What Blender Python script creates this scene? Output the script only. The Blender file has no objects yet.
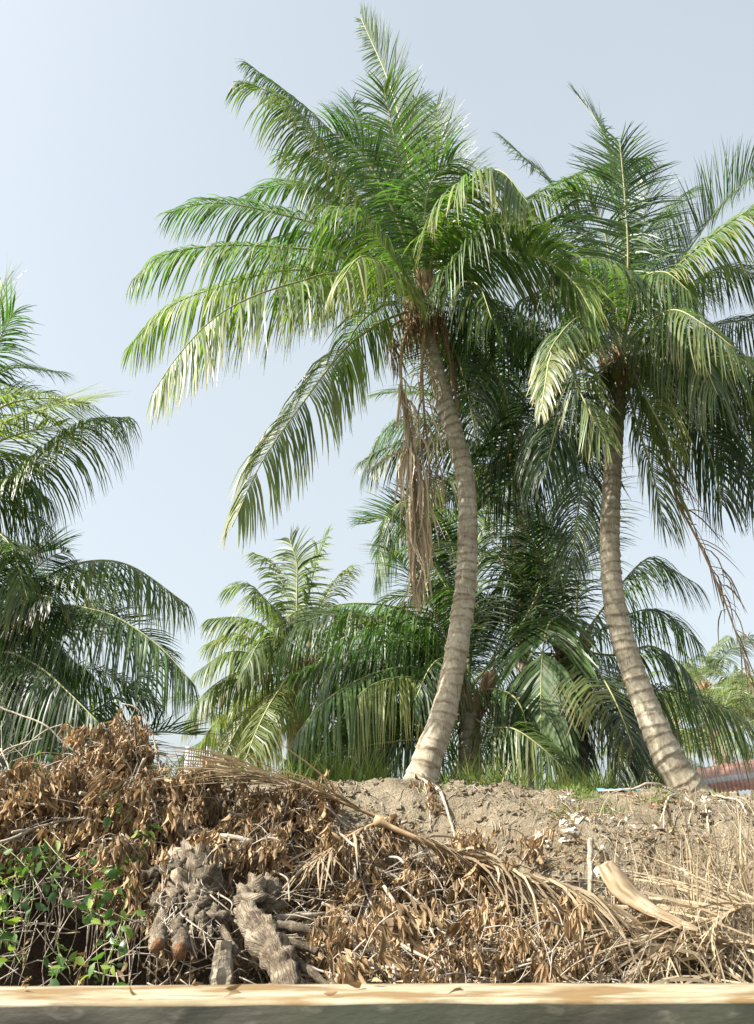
import bpy, math, random
from mathutils import Vector, Matrix, noise, Quaternion

R = math.radians
sc = bpy.context.scene
col = sc.collection

# ------------------------------------------------------------------ camera
W, H, F, PITCH = 754, 1024, 880.0, R(22)
EYE = Vector((0, 0, 1.5))
cam_d = bpy.data.cameras.new('camera')
cam = bpy.data.objects.new('camera', cam_d)
col.objects.link(cam)
cam.location = EYE
cam.rotation_euler = (R(90) + PITCH, 0, 0)
cam_d.sensor_fit = 'VERTICAL'
cam_d.sensor_height = 36
cam_d.lens = 36 * F / H
cam_d.clip_start = 0.05
cam_d.clip_end = 6000
cam_d.dof.use_dof = True
cam_d.dof.focus_distance = 10.5
cam_d.dof.aperture_fstop = 16.0
sc.camera = cam

# ------------------------------------------------------------------ world, sun, exposure
SUN_DIR = Vector((-0.78, -0.24, 0.74)).normalized()      # towards the sun: high, left, a little behind the camera
elev = math.asin(SUN_DIR.z)
world = bpy.data.worlds.new('World')
sc.world = world
world.use_nodes = True
wn, wl = world.node_tree.nodes, world.node_tree.links
bg = wn['Background']
sky = wn.new('ShaderNodeTexSky')
sky.sky_type = 'NISHITA'
sky.sun_disc = False
sky.sun_elevation = elev
sky.sun_rotation = math.atan2(SUN_DIR.x, SUN_DIR.y)
sky.air_density = 1.15
sky.dust_density = 5.0
sky.ozone_density = 1.0
hsv = wn.new('ShaderNodeHueSaturation')
hsv.inputs['Saturation'].default_value = 0.58
wl.new(sky.outputs[0], hsv.inputs['Color'])
veil = wn.new('ShaderNodeMix')                       # thin even high cloud over the blue
veil.data_type = 'RGBA'
veil.inputs[0].default_value = 0.45
veil.inputs[7].default_value = (2.62, 2.92, 2.98, 1)
vt = wn.new('ShaderNodeTexCoord'); vz = wn.new('ShaderNodeTexNoise'); vr = wn.new('ShaderNodeMapRange')
vz.inputs['Scale'].default_value = 1.6; vz.inputs['Detail'].default_value = 5
vr.inputs['From Min'].default_value = 0.3; vr.inputs['From Max'].default_value = 0.7
vr.inputs['To Min'].default_value = 0.36; vr.inputs['To Max'].default_value = 0.58
wl.new(vt.outputs['Generated'], vz.inputs['Vector']); wl.new(vz.outputs[0], vr.inputs['Value']); wl.new(vr.outputs[0], veil.inputs[0])
wl.new(hsv.outputs[0], veil.inputs[6])
wl.new(veil.outputs[2], bg.inputs['Color'])
bg.inputs['Strength'].default_value = 0.119

sun_d = bpy.data.lights.new('sun', 'SUN')
sun_d.energy = 5.0
sun_d.angle = R(0.5)
sun_d.color = (1.0, 0.965, 0.90)
sun = bpy.data.objects.new('sun', sun_d)
col.objects.link(sun)
sun.rotation_euler = SUN_DIR.to_track_quat('Z', 'Y').to_euler()

sc.view_settings.view_transform = 'Standard'
sc.view_settings.look = 'None'
sc.view_settings.gamma = 1
sc.view_settings.use_curve_mapping = False
sc.view_settings.exposure = 1.33
sc.render.engine = 'CYCLES'
sc.cycles.max_bounces = 6
sc.cycles.diffuse_bounces = 3
sc.cycles.glossy_bounces = 2
sc.cycles.transmission_bounces = 3
sc.cycles.use_denoising = True

# ------------------------------------------------------------------ helpers
def at(px, py, Y):
    """point of the place seen at a pixel, at distance Y ahead of the eye"""
    dx, u = (px - W / 2) / F, (H / 2 - py) / F
    d = Vector((dx, math.cos(PITCH) - math.sin(PITCH) * u, math.sin(PITCH) + math.cos(PITCH) * u))
    return EYE + d * (Y / d.y)

def lerp(a, b, t): return a + (b - a) * t
def clamp(x, a=0., b=1.): return max(a, min(b, x))
def sstep(a, b, x):
    t = clamp((x - a) / (b - a)); return t * t * (3 - 2 * t)
def table(tb, x):
    if x <= tb[0][0]: return tb[0][1]
    for (a, va), (b, vb) in zip(tb, tb[1:]):
        if x <= b: return lerp(va, vb, (x - a) / (b - a))
    return tb[-1][1]

def spline(pts, n):
    """Catmull-Rom through pts, n+1 samples evenly spaced"""
    P = [pts[0] * 2 - pts[1]] + list(pts) + [pts[-1] * 2 - pts[-2]]
    out = []
    for i in range(1, len(P) - 2):
        a, b, c, d = P[i - 1], P[i], P[i + 1], P[i + 2]
        for k in range(24):
            t = k / 24
            out.append(0.5 * (2 * b + (c - a) * t + (2 * a - 5 * b + 4 * c - d) * t * t + (3 * b - a - 3 * c + d) * t ** 3))
    out.append(P[-2].copy())
    ln = [0]
    for a, b in zip(out, out[1:]): ln.append(ln[-1] + (b - a).length)
    res, j = [], 0
    for i in range(n + 1):
        s = ln[-1] * i / n
        while j < len(ln) - 2 and ln[j + 1] < s: j += 1
        d = ln[j + 1] - ln[j]
        res.append(out[j].lerp(out[j + 1], clamp((s - ln[j]) / d) if d > 1e-9 else 0))
    return res, ln[-1]

def frames(P, u0):
    T = []
    for i in range(len(P)):
        a, b = P[max(0, i - 1)], P[min(len(P) - 1, i + 1)]
        T.append((b - a).normalized())
    U = (u0 - T[0] * u0.dot(T[0]))
    if U.length < 1e-4: U = T[0].orthogonal()
    U.normalize()
    Us = [U]
    for i in range(1, len(P)):
        q = T[i - 1].rotation_difference(T[i])
        U = q @ U
        U = (U - T[i] * U.dot(T[i])).normalized()
        Us.append(U)
    return T, Us

class MB:
    def __init__(s): s.v, s.f, s.m, s.c, s.uv = [], [], [], [], []
    def vert(s, p, c=(0.5, 0, 0), uv=(0, 0)):
        s.v.append((p[0], p[1], p[2])); s.c.append(c); s.uv.append(uv); return len(s.v) - 1
    def face(s, ids, mi=0): s.f.append(ids); s.m.append(mi)
    def tube(s, pts, radii, sides=6, mi=0, c=(0.5, 0, 0), cap=True, rough=0, rs=8.0, cap_mi=None, flat=1.0, u0=None):
        T, U = frames(pts, u0 or Vector((0.13, 0.31, 0.9)))
        rows, L = [], 0
        for i, p in enumerate(pts):
            if i: L += (p - pts[i - 1]).length
            B = T[i].cross(U[i]); row = []
            for k in range(sides):
                a = 2 * math.pi * k / sides
                n = U[i] * math.cos(a) * flat + B * math.sin(a)
                r = radii[i] if hasattr(radii, '__len__') else radii
                q = p + n * r
                if rough: q = p + n * r * (1 + rough * noise.noise(q * rs) + 0.5 * rough * noise.noise(q * rs * 2.7))
                row.append(s.vert(q, c, (L, k / sides)))
            rows.append(row)
        for a, b in zip(rows, rows[1:]):
            for k in range(sides):
                s.face((a[k], a[(k + 1) % sides], b[(k + 1) % sides], b[k]), mi)
        if cap:
            cm = mi if cap_mi is None else cap_mi
            s.face(tuple(reversed(rows[0])), cm); s.face(tuple(rows[-1]), cm)
    def box(s, x0, x1, y0, y1, z0, z1, mi=0, M=None):
        ids = []
        for x in (x0, x1):
            for y in (y0, y1):
                for z in (z0, z1):
                    p = Vector((x, y, z)); p = M @ p if M else p
                    ids.append(s.vert(p))
        for q in ((0, 1, 3, 2), (4, 6, 7, 5), (0, 4, 5, 1), (2, 3, 7, 6), (0, 2, 6, 4), (1, 5, 7, 3)):
            s.face(tuple(ids[i] for i in q), mi)
    def mesh(s, name, mats, smooth=True):
        me = bpy.data.meshes.new(name)
        me.from_pydata(s.v, [], s.f)
        for m in mats: me.materials.append(m)
        me.polygons.foreach_set('material_index', s.m)
        me.polygons.foreach_set('use_smooth', [smooth] * len(s.f))
        ca = me.color_attributes.new('tint', 'FLOAT_COLOR', 'POINT')
        flat = []
        for c in s.c: flat += [c[0], c[1], c[2], 1.0]
        ca.data.foreach_set('color', flat)
        uvl = me.uv_layers.new(name='UVMap')
        li = [0] * len(me.loops); me.loops.foreach_get('vertex_index', li)
        fl = []
        for i in li: fl += s.uv[i]
        uvl.data.foreach_set('uv', fl)
        me.update()
        return me
    def build(s, name, mats, parent=None, smooth=True):
        return link(name, s.mesh(name, mats, smooth), parent)

def link(name, me, parent=None):
    o = bpy.data.objects.new(name, me); col.objects.link(o)
    if parent is not None: o.parent = parent
    return o
def tag(o, label=None, cat=None, group=None, kind=None):
    if label: o['label'] = label
    if cat: o['category'] = cat
    if group: o['group'] = group
    if kind: o['kind'] = kind
    return o
def empty(name, loc=(0, 0, 0)):
    o = bpy.data.objects.new(name, None); col.objects.link(o); o.location = loc
    o.empty_display_size = 0.2
    return o
def copy_tree(o, parent=None):
    c = o.copy(); col.objects.link(c)
    if parent is not None: c.parent = parent
    for ch in list(o.children): copy_tree(ch, c)
    return c

# ------------------------------------------------------------------ materials
def newmat(name):
    m = bpy.data.materials.new(name); m.use_nodes = True
    nt = m.node_tree; nt.nodes.clear()
    out = nt.nodes.new('ShaderNodeOutputMaterial')
    return m, nt, out
def nd(nt, t, **kw):
    n = nt.nodes.new(t)
    for k, v in kw.items():
        if k in n.inputs: n.inputs[k].default_value = v
        else: setattr(n, k, v)
    return n
def mix(nt, f, a, b):
    n = nt.nodes.new('ShaderNodeMix'); n.data_type = 'RGBA'
    for sock, v in ((n.inputs[0], f), (n.inputs[6], a), (n.inputs[7], b)):
        if hasattr(v, 'default_value') or hasattr(v, 'is_linked'): nt.links.new(v, sock)
        else: sock.default_value = v if not isinstance(v, tuple) or len(v) == 4 else (*v, 1)
    return n.outputs[2]
def ramp(nt, f, stops):
    n = nt.nodes.new('ShaderNodeValToRGB'); nt.links.new(f, n.inputs[0])
    e = n.color_ramp.elements
    while len(e) < len(stops): e.new(0.5)
    for el, (p, c) in zip(e, stops):
        el.position = p; el.color = (c, c, c, 1) if not isinstance(c, tuple) else (*c, 1)
    return n.outputs[0]
def nz(nt, scale, detail=4, vec=None, rough=0.55):
    n = nt.nodes.new('ShaderNodeTexNoise'); n.inputs['Scale'].default_value = scale
    n.inputs['Detail'].default_value = detail; n.inputs['Roughness'].default_value = rough
    if vec is not None: nt.links.new(vec, n.inputs['Vector'])
    return n.outputs[0]
def coords(nt, kind='Object', scale=None):
    tc = nt.nodes.new('ShaderNodeTexCoord'); o = tc.outputs[kind]
    if scale:
        mp = nt.nodes.new('ShaderNodeMapping'); mp.inputs['Scale'].default_value = scale
        nt.links.new(o, mp.inputs['Vector']); o = mp.outputs[0]
    return o
def bump(nt, h, s, d=0.02):
    n = nt.nodes.new('ShaderNodeBump'); n.inputs['Strength'].default_value = s; n.inputs['Distance'].default_value = d
    nt.links.new(h, n.inputs['Height']); return n.outputs[0]

def tint_nodes(nt):
    a = nt.nodes.new('ShaderNodeAttribute'); a.attribute_name = 'tint'
    s = nt.nodes.new('ShaderNodeSeparateColor'); nt.links.new(a.outputs['Color'], s.inputs[0])
    return s.outputs
def leaf_material(name, dark, light, yellow, brown, trans=0.35, rough=0.4, tboost=(1.5, 1.7, 0.8), spec=0.5):
    m, nt, out = newmat(name)
    r, g, b = tint_nodes(nt)[:3]
    c = mix(nt, r, dark, light)
    n = nz(nt, 9.0, 3, coords(nt))
    c = mix(nt, ramp(nt, n, [(0.4, 0.0), (0.75, 0.16)]), c, yellow)
    c = mix(nt, g, c, yellow)
    c = mix(nt, b, c, brown)
    p = nd(nt, 'ShaderNodeBsdfPrincipled', Roughness=rough)
    p.inputs['Specular IOR Level'].default_value = spec
    nt.links.new(c, p.inputs['Base Color'])
    t = nd(nt, 'ShaderNodeBsdfTranslucent')
    mul = nt.nodes.new('ShaderNodeMix'); mul.data_type = 'RGBA'; mul.blend_type = 'MULTIPLY'
    mul.inputs[0].default_value = 1; nt.links.new(c, mul.inputs[6]); mul.inputs[7].default_value = (*tboost, 1)
    nt.links.new(mul.outputs[2], t.inputs[0])
    ms = nt.nodes.new('ShaderNodeMixShader'); ms.inputs[0].default_value = trans
    nt.links.new(p.outputs[0], ms.inputs[1]); nt.links.new(t.outputs[0], ms.inputs[2])
    nt.links.new(ms.outputs[0], out.inputs[0])
    return m
def simple(name, a, b, scale=6, rough=0.8, bs=0.4, vec_scale=None, kind='Object', bd=0.02, spec=0.3):
    m, nt, out = newmat(name)
    v = coords(nt, kind, vec_scale)
    n = nz(nt, scale, 6, v)
    c = mix(nt, ramp(nt, n, [(0.3, 0.0), (0.7, 1.0)]), a, b)
    p = nd(nt, 'ShaderNodeBsdfPrincipled', Roughness=rough)
    p.inputs['Specular IOR Level'].default_value = spec
    nt.links.new(c, p.inputs['Base Color'])
    nt.links.new(bump(nt, nz(nt, scale * 3, 5, v), bs, bd), p.inputs['Normal'])
    nt.links.new(p.outputs[0], out.inputs[0])
    return m

M_LEAF = leaf_material('palm_leaf', (0.004, 0.017, 0.011), (0.090, 0.165, 0.045), (0.42, 0.38, 0.13), (0.34, 0.24, 0.13), spec=0.5, rough=0.43, trans=0.30, tboost=(1.5, 2.3, 0.6))
M_RACHIS = simple('palm_midrib', (0.24, 0.27, 0.10), (0.38, 0.36, 0.17), 5, 0.5, 0.1)
M_DRYRIB = simple('dry_midrib', (0.26, 0.17, 0.09), (0.42, 0.30, 0.17), 7, 0.8, 0.2)
M_DEADLEAF = leaf_material('dead_leaf', (0.070, 0.044, 0.023), (0.44, 0.305, 0.165), (0.55, 0.42, 0.25), (0.10, 0.06, 0.03), 0.18, 0.7, (1.2, 1.0, 0.7), 0.25)
M_STRAW = leaf_material('straw', (0.16, 0.115, 0.07), (0.43, 0.345, 0.225), (0.62, 0.52, 0.34), (0.16, 0.10, 0.05), 0.15, 0.7, (1.1, 1.0, 0.8), 0.3)
M_GRASS = leaf_material('grass_blade', (0.05, 0.10, 0.02), (0.15, 0.24, 0.05), (0.42, 0.38, 0.15), (0.36, 0.28, 0.15), 0.4, 0.5)
M_VINE = leaf_material('vine_leaf', (0.018, 0.06, 0.02), (0.075, 0.155, 0.04), (0.28, 0.34, 0.06), (0.30, 0.2, 0.1), 0.35, 0.35)
M_TWIG = simple('twig_bark', (0.21, 0.17, 0.125), (0.46, 0.40, 0.315), 14, 0.85, 0.3)
M_FIBRE = simple('palm_fibre', (0.16, 0.10, 0.055), (0.42, 0.30, 0.175), 18, 0.9, 0.6, (1, 1, 0.15))
M_NUT = simple('coconut_husk', (0.05, 0.075, 0.02), (0.14, 0.13, 0.04), 5, 0.5, 0.1)
M_CUT = simple('sawn_wood', (0.13, 0.06, 0.03), (0.33, 0.17, 0.08), 30, 0.8, 0.8)
M_PALE = simple('pale_chunk', (0.15, 0.115, 0.075), (0.46, 0.40, 0.30), 11, 0.9, 0.9)
M_STONE = simple('chalky_lump', (0.30, 0.26, 0.20), (0.58, 0.54, 0.47), 14, 0.9, 0.5)

def trunk_material():
    m, nt, out = newmat('palm_bark')
    r, g, b = tint_nodes(nt)[:3]
    v = coords(nt, 'Object')
    n1 = nz(nt, 3.0, 5, v); n2 = nz(nt, 22, 5, v)
    vs = coords(nt, 'Object', (14, 14, 2.0)); n3 = nz(nt, 3, 4, vs)
    c = mix(nt, ramp(nt, n1, [(0.32, 0.0), (0.68, 1.0)]), (0.31, 0.265, 0.185), (0.52, 0.47, 0.355))
    c = mix(nt, ramp(nt, n2, [(0.42, 0.0), (0.62, 0.5)]), c, (0.20, 0.155, 0.10))
    c = mix(nt, ramp(nt, n3, [(0.5, 0.0), (0.75, 0.35)]), c, (0.52, 0.47, 0.36))
    c = mix(nt, ramp(nt, r, [(0.0, 0.0), (1.0, 0.25)]), c, (0.25, 0.205, 0.14))
    vc = coords(nt, 'Object', (26, 26, 1.6)); n4 = nz(nt, 2, 3, vc)
    c = mix(nt, ramp(nt, n4, [(0.60, 0.0), (0.68, 0.7)]), c, (0.12, 0.09, 0.06))
    c = mix(nt, ramp(nt, nz(nt, 7, 4, v), [(0.60, 0.0), (0.66, 0.6)]), c, (0.50, 0.49, 0.41))
    c = mix(nt, g, c, (0.13, 0.09, 0.055))          # the scar line under every ring
    c = mix(nt, b, c, (0.20, 0.125, 0.07))          # rough brown root foot
    p = nd(nt, 'ShaderNodeBsdfPrincipled', Roughness=0.85)
    p.inputs['Specular IOR Level'].default_value = 0.25
    nt.links.new(c, p.inputs['Base Color'])
    nt.links.new(bump(nt, n2, 0.5, 0.012), p.inputs['Normal'])
    nt.links.new(p.outputs[0], out.inputs[0])
    return m
M_BARK = trunk_material()

def soil_material():
    m, nt, out = newmat('dry_soil')
    v = coords(nt, 'Object')
    n1, n2, n3 = nz(nt, 1.6, 6, v), nz(nt, 9, 8, v, 0.7), nz(nt, 40, 4, v)
    c = mix(nt, ramp(nt, n1, [(0.3, 0.0), (0.7, 1.0)]), (0.165, 0.135, 0.09), (0.285, 0.24, 0.168))
    c = mix(nt, ramp(nt, n2, [(0.35, 0.55), (0.6, 0.0)]), c, (0.12, 0.09, 0.055))
    c = mix(nt, ramp(nt, n3, [(0.62, 0.0), (0.72, 0.6)]), c, (0.46, 0.41, 0.31))
    c = mix(nt, ramp(nt, n3, [(0.28, 0.5), (0.38, 0.0)]), c, (0.14, 0.10, 0.06))
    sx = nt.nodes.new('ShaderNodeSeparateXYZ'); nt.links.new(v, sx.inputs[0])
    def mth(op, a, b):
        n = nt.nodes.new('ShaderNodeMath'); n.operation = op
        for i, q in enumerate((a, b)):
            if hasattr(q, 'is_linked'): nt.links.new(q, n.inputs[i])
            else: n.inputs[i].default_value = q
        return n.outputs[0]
    shade_mask = mth('ADD', mth('MULTIPLY', sx.outputs[2], -0.5), mth('MULTIPLY', sx.outputs[0], -0.13))   # shade under the heap and in the hollow, painted into the soil colour
    shade_mask = mth('ADD', shade_mask, mth('MULTIPLY', n1, 0.7))
    c = mix(nt, ramp(nt, shade_mask, [(0.0, 0.0), (0.001, 0.0), (0.22, 1.0)]), c, (0.040, 0.027, 0.016))
    p = nd(nt, 'ShaderNodeBsdfPrincipled', Roughness=0.95)
    p.inputs['Specular IOR Level'].default_value = 0.15
    nt.links.new(c, p.inputs['Base Color'])
    add = nt.nodes.new('ShaderNodeMath'); add.operation = 'ADD'
    nt.links.new(n2, add.inputs[0]); nt.links.new(n3, add.inputs[1])
    nt.links.new(bump(nt, add.outputs[0], 0.8, 0.05), p.inputs['Normal'])
    nt.links.new(p.outputs[0], out.inputs[0])
    return m
M_SOIL = soil_material()

def water_material():
    m, nt, out = newmat('river_water')
    p = nd(nt, 'ShaderNodeBsdfPrincipled', Roughness=0.08)
    p.inputs['Base Color'].default_value = (0.05, 0.045, 0.03, 1)
    nt.links.new(bump(nt, nz(nt, 3, 3, coords(nt)), 0.3, 0.05), p.inputs['Normal'])
    nt.links.new(p.outputs[0], out.inputs[0])
    return m
M_WATER = water_material()

def log_material():
    m, nt, out = newmat('weathered_log')
    v = coords(nt, 'Object'); vs = coords(nt, 'UV', (5, 26, 1))
    n1, n2, n3 = nz(nt, 7, 8, v, 0.65), nz(nt, 2.0, 6, vs), nz(nt, 45, 5, v)
    c = mix(nt, ramp(nt, n1, [(0.38, 0.0), (0.62, 1.0)]), (0.085, 0.062, 0.042), (0.31, 0.26, 0.185))
    c = mix(nt, ramp(nt, n2, [(0.48, 0.0), (0.62, 0.85)]), c, (0.10, 0.07, 0.045))
    c = mix(nt, ramp(nt, n3, [(0.55, 0.0), (0.7, 0.5)]), c, (0.36, 0.305, 0.22))
    p = nd(nt, 'ShaderNodeBsdfPrincipled', Roughness=0.9)
    p.inputs['Specular IOR Level'].default_value = 0.2
    nt.links.new(c, p.inputs['Base Color'])
    nt.links.new(bump(nt, n2, 0.9, 0.035), p.inputs['Normal'])
    nt.links.new(p.outputs[0], out.inputs[0])
    return m
M_LOG = log_material()
M_SHEATH = leaf_material('sheath_fibre', (0.19, 0.125, 0.065), (0.46, 0.36, 0.22), (0.54, 0.46, 0.33), (0.17, 0.105, 0.055), 0.1, 0.75, (1.1, 1.0, 0.8), 0.2)

def beam_materials():
    m, nt, out = newmat('worn_beam_top')
    v = coords(nt, 'Object', (2.2, 26, 26)); v2 = coords(nt, 'Object', (5.5, 13, 13)); v3 = coords(nt, 'Object', (12, 90, 90))
    n1, n2, n3 = nz(nt, 1.0, 5, v), nz(nt, 1.0, 5, v2), nz(nt, 1.0, 4, v3)
    c = mix(nt, ramp(nt, n1, [(0.35, 0.0), (0.65, 1.0)]), (0.25, 0.205, 0.115), (0.39, 0.35, 0.24))
    c = mix(nt, ramp(nt, n2, [(0.47, 0.0), (0.58, 0.9)]), c, (0.175, 0.10, 0.03))
    c = mix(nt, ramp(nt, n2, [(0.30, 0.8), (0.42, 0.0)]), c, (0.40, 0.365, 0.29))
    c = mix(nt, ramp(nt, n3, [(0.54, 0.0), (0.66, 0.8)]), c, (0.13, 0.085, 0.045))
    p = nd(nt, 'ShaderNodeBsdfPrincipled', Roughness=0.7)
    nt.links.new(c, p.inputs['Base Color'])
    nt.links.new(bump(nt, n3, 0.35, 0.004), p.inputs['Normal'])
    nt.links.new(p.outputs[0], out.inputs[0])
    m2, nt, out = newmat('stained_shaded_beam_side')
    v = coords(nt, 'Object', (9, 30, 30)); v3 = coords(nt, 'Object', (22, 60, 60))
    n1, n3 = nz(nt, 1.0, 5, v), nz(nt, 1.0, 5, v3)
    c = mix(nt, ramp(nt, n1, [(0.3, 0.0), (0.7, 1.0)]), (0.022, 0.020, 0.013), (0.085, 0.076, 0.053))  # dark dirty timber, with the shade on this side put into the tones
    c = mix(nt, ramp(nt, nz(nt, 1.7, 3, coords(nt)), [(0.45, 0.0), (0.62, 0.7)]), c, (0.045, 0.052, 0.028))
    c = mix(nt, ramp(nt, n3, [(0.60, 0.0), (0.75, 0.5)]), c, (0.22, 0.20, 0.15))
    p = nd(nt, 'ShaderNodeBsdfPrincipled', Roughness=0.55)
    nt.links.new(c, p.inputs['Base Color'])
    nt.links.new(bump(nt, n3, 0.5, 0.004), p.inputs['Normal'])
    nt.links.new(p.outputs[0], out.inputs[0])
    return m, m2
M_BEAM, M_BEAMSIDE = beam_materials()

# ------------------------------------------------------------------ ground and water
PROF = [(-60, -1.5), (5, -0.8), (6.8, 0.0), (7.6, 0.6), (8.4, 1.15), (9.2, 1.75), (10.0, 2.2), (10.6, 2.38), (12.2, 2.45), (14.2, 1.9), (20, 1.8), (4000, 1.8)]
PROF_M = [(-60, -1.5), (5, -0.8), (7.4, 0.0), (8.4, 0.5), (9.1, 1.15), (9.7, 1.85), (10.2, 2.25), (10.6, 2.38), (12.2, 2.45), (14.2, 1.9), (20, 1.8), (4000, 1.8)]
PROF_L = [(-60, -1.5), (5, -0.8), (7.8, 0.0), (8.7, 0.30), (9.15, 0.75), (9.4, 1.9), (9.9, 2.32), (10.6, 2.4), (12.2, 2.4), (14.2, 1.9), (20, 1.8), (4000, 1.8)]
def ground_z(x, y):
    z = lerp(table(PROF, y), table(PROF_M, y), sstep(1.9, 0.6, x))
    z = lerp(z, table(PROF_L, y), sstep(-1.2, -2.2, x))
    z -= 0.13 * sstep(1.2, 2.6, x) * sstep(9.6, 10.4, y) * sstep(13.5, 12.5, y)
    near = sstep(60, 14, abs(x)) * sstep(5, 7, y) * sstep(40, 13, y)
    p = Vector((x, y, 0))
    z += near * (0.10 * noise.noise(p * 0.8) + 0.07 * noise.noise(p * 2.3 + Vector((3, 1, 0))))
    face = sstep(6, 7.5, y) * sstep(13, 10.6, y)
    z += face * (0.035 * noise.noise(p * 4.5) + 0.045 * noise.noise(p * 11) + 0.026 * noise.noise(p * 29))
    z += 0.10 * math.exp(-((x - 0.3) ** 2 / 0.5 + (y - 10.8) ** 2 / 0.3))
    return z
def axis(lo, hi, step, far, g=1.35):
    a = []; x = lo
    while x <= hi: a.append(x); x += step
    d = step; x = hi
    while x < far: d *= g; x += d; a.append(x)
    d = step; x = lo; pre = []
    while x > -far: d *= g; x -= d; pre.append(x)
    return pre[::-1] + a
xs = axis(-5.2, 5.2, 0.045, 3000); ys = [y for y in axis(6.0, 12.6, 0.045, 3000) if y > -60]
mb = MB()
for y in ys:
    for x in xs: mb.vert((x, y, ground_z(x, y)))
nx = len(xs)
for j in range(len(ys) - 1):
    for i in range(nx - 1):
        a = j * nx + i; mb.face((a, a + 1, a + nx + 1, a + nx))
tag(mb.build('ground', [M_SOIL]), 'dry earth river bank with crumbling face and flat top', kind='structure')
mb = MB()
for q in ((-400, -59), (400, -59), (400, 9.0), (-400, 9.0)): mb.vert((q[0], q[1], 0.02))
mb.face((0, 1, 2, 3))
tag(mb.build('water', [M_WATER]), 'brown river water below the bank', kind='structure')

# ------------------------------------------------------------------ palm building
PROFILE = [(0, .42), (.08, .72), (.22, .96), (.42, 1.0), (.65, .95), (.82, .8), (.93, .6), (1, .34)]
ZUP = Vector((0, 0, 1))
def frond_shape(mb, pts, L=0.85, dr=0.5, dry=0.0, yel=0.0, roll=0.0, twist=0.0, n=None, lt=0.5, pet=0.14, lift=0.22, gap=0.04, wid=0.025, tip=0.0,
                rng=None, rib=0.026, tol=1.0, ang=62, segs=5, mess=0.5):
    """one pinnate leaf along pts: midrib (slot 1) and two rows of leaflets (slot 0)"""
    rng = rng or random
    P, ln = spline(pts, 72)
    d = pts[-1] - pts[0]; h = Vector((d.x, d.y, 0))
    h = h.normalized() if h.length > 1e-3 else Vector((0, -1, 0))
    T, U = frames(P, ZUP - h)
    rad = [rib * (1.7 if i < 4 else 1.0) * (1 - 0.85 * i / 72) + 0.003 for i in range(73)]
    mb.tube(P[::2], rad[::2], 6, 1, (0.5, 0, 0), flat=0.75)
    n = n or int(max(28, ln * (1 - pet) / 0.027))
    seed_t = rng.uniform(0, 99)
    for i in range(n):
        s = (i + 0.5) / n
        torn = noise.noise(Vector((s * 14, seed_t, 0)))
        k = (pet + (1 - pet) * s) * 72
        i0 = min(71, int(k)); f = k - i0
        p0 = P[i0].lerp(P[i0 + 1], f); t = T[i0].lerp(T[i0 + 1], f).normalized()
        ro = roll + twist * s
        u = Quaternion(t, ro) @ U[i0]; b = t.cross(u)
        for side in (-1, 1):
            if rng.random() < gap: continue
            a = R(lerp(ang + 8, 26, s ** 2.2) + rng.gauss(0, 6) * mess + 18 * mess * noise.noise(Vector((s * 9, seed_t + side * 7, 3))))
            v = lift - 1.15 * max(0, min(dr, 1.1) - 0.3) + rng.gauss(0, 0.14) * mess
            dr_ = dr * rng.uniform(1 - 0.35 * mess, 1 + 0.35 * mess)
            dirv = (t * math.cos(a) + (b * side * math.cos(v) + u * math.sin(v)) * math.sin(a)).normalized()
            LL = 1.42 * L * table(PROFILE, s) * rng.uniform(0.85, 1.1) * tol
            w = wid * (0.75 + 0.25 * math.sin(math.pi * s)) * rng.uniform(0.8, 1.15)
            if rng.random() < 0.14: LL *= rng.uniform(0.4, 0.85)
            if torn > 0.40: continue
            wd = (t - dirv * t.dot(dirv)).normalized()
            wd = Quaternion(dirv, rng.gauss(0, 0.5) * mess) @ wd
            lr = clamp(lt + rng.gauss(0, 0.24)); yv = clamp(yel + rng.gauss(0, 0.10) * (yel > 0.02))
            p = p0.copy(); prev = None
            wave = Vector((rng.gauss(0, .07), rng.gauss(0, .07), 0)) * mess
            for j in range(segs + 1):
                q = j / segs
                ww = w * (0.55, 1.0, 1.0, 0.85, 0.55, 0.12)[j] if segs == 5 else w * (0.6, 1.0, 0.7, 0.12)[j]
                tipy = clamp(yv + tip * sstep(0.45, 1.0, q) + yel * 0.5 * q)
                dryq = clamp(dry + (0.75 * sstep(0.82, 1.0, q) if tip > 0 and rng.random() < 0.6 else 0))
                c = (lr, tipy, dryq)
                cur = (mb.vert(p - wd * ww * 0.5, c), mb.vert(p + wd * ww * 0.5, c))
                if prev: mb.face((prev[0], prev[1], cur[1], cur[0]), 0)
                prev = cur
                if j < segs:
                    p = p + dirv * (LL / segs)
                    dirv = (dirv + Vector((0, 0, -1)) * dr_ * (2.4 / segs) * (1.35 - 0.85 * q) * 1.2 + wave).normalized()
                    wd = (wd - dirv * wd.dot(dirv)).normalized()
def frond(palm, path, Y, name='frond', mats=None, **kw):
    """a leaf of a palm that leans from the crown through the given points (x, y, depth offset)"""
    org = palm.location
    pts = [at(q[0], q[1], Y + q[2]) - org for q in path]
    kw.setdefault('rng', random.Random(int(path[-1][0] * 7 + path[-1][1] * 13 + len(path))))
    mb = MB(); frond_shape(mb, pts, **kw)
    return mb.build(name, mats or [M_LEAF, M_RACHIS], palm)

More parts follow.
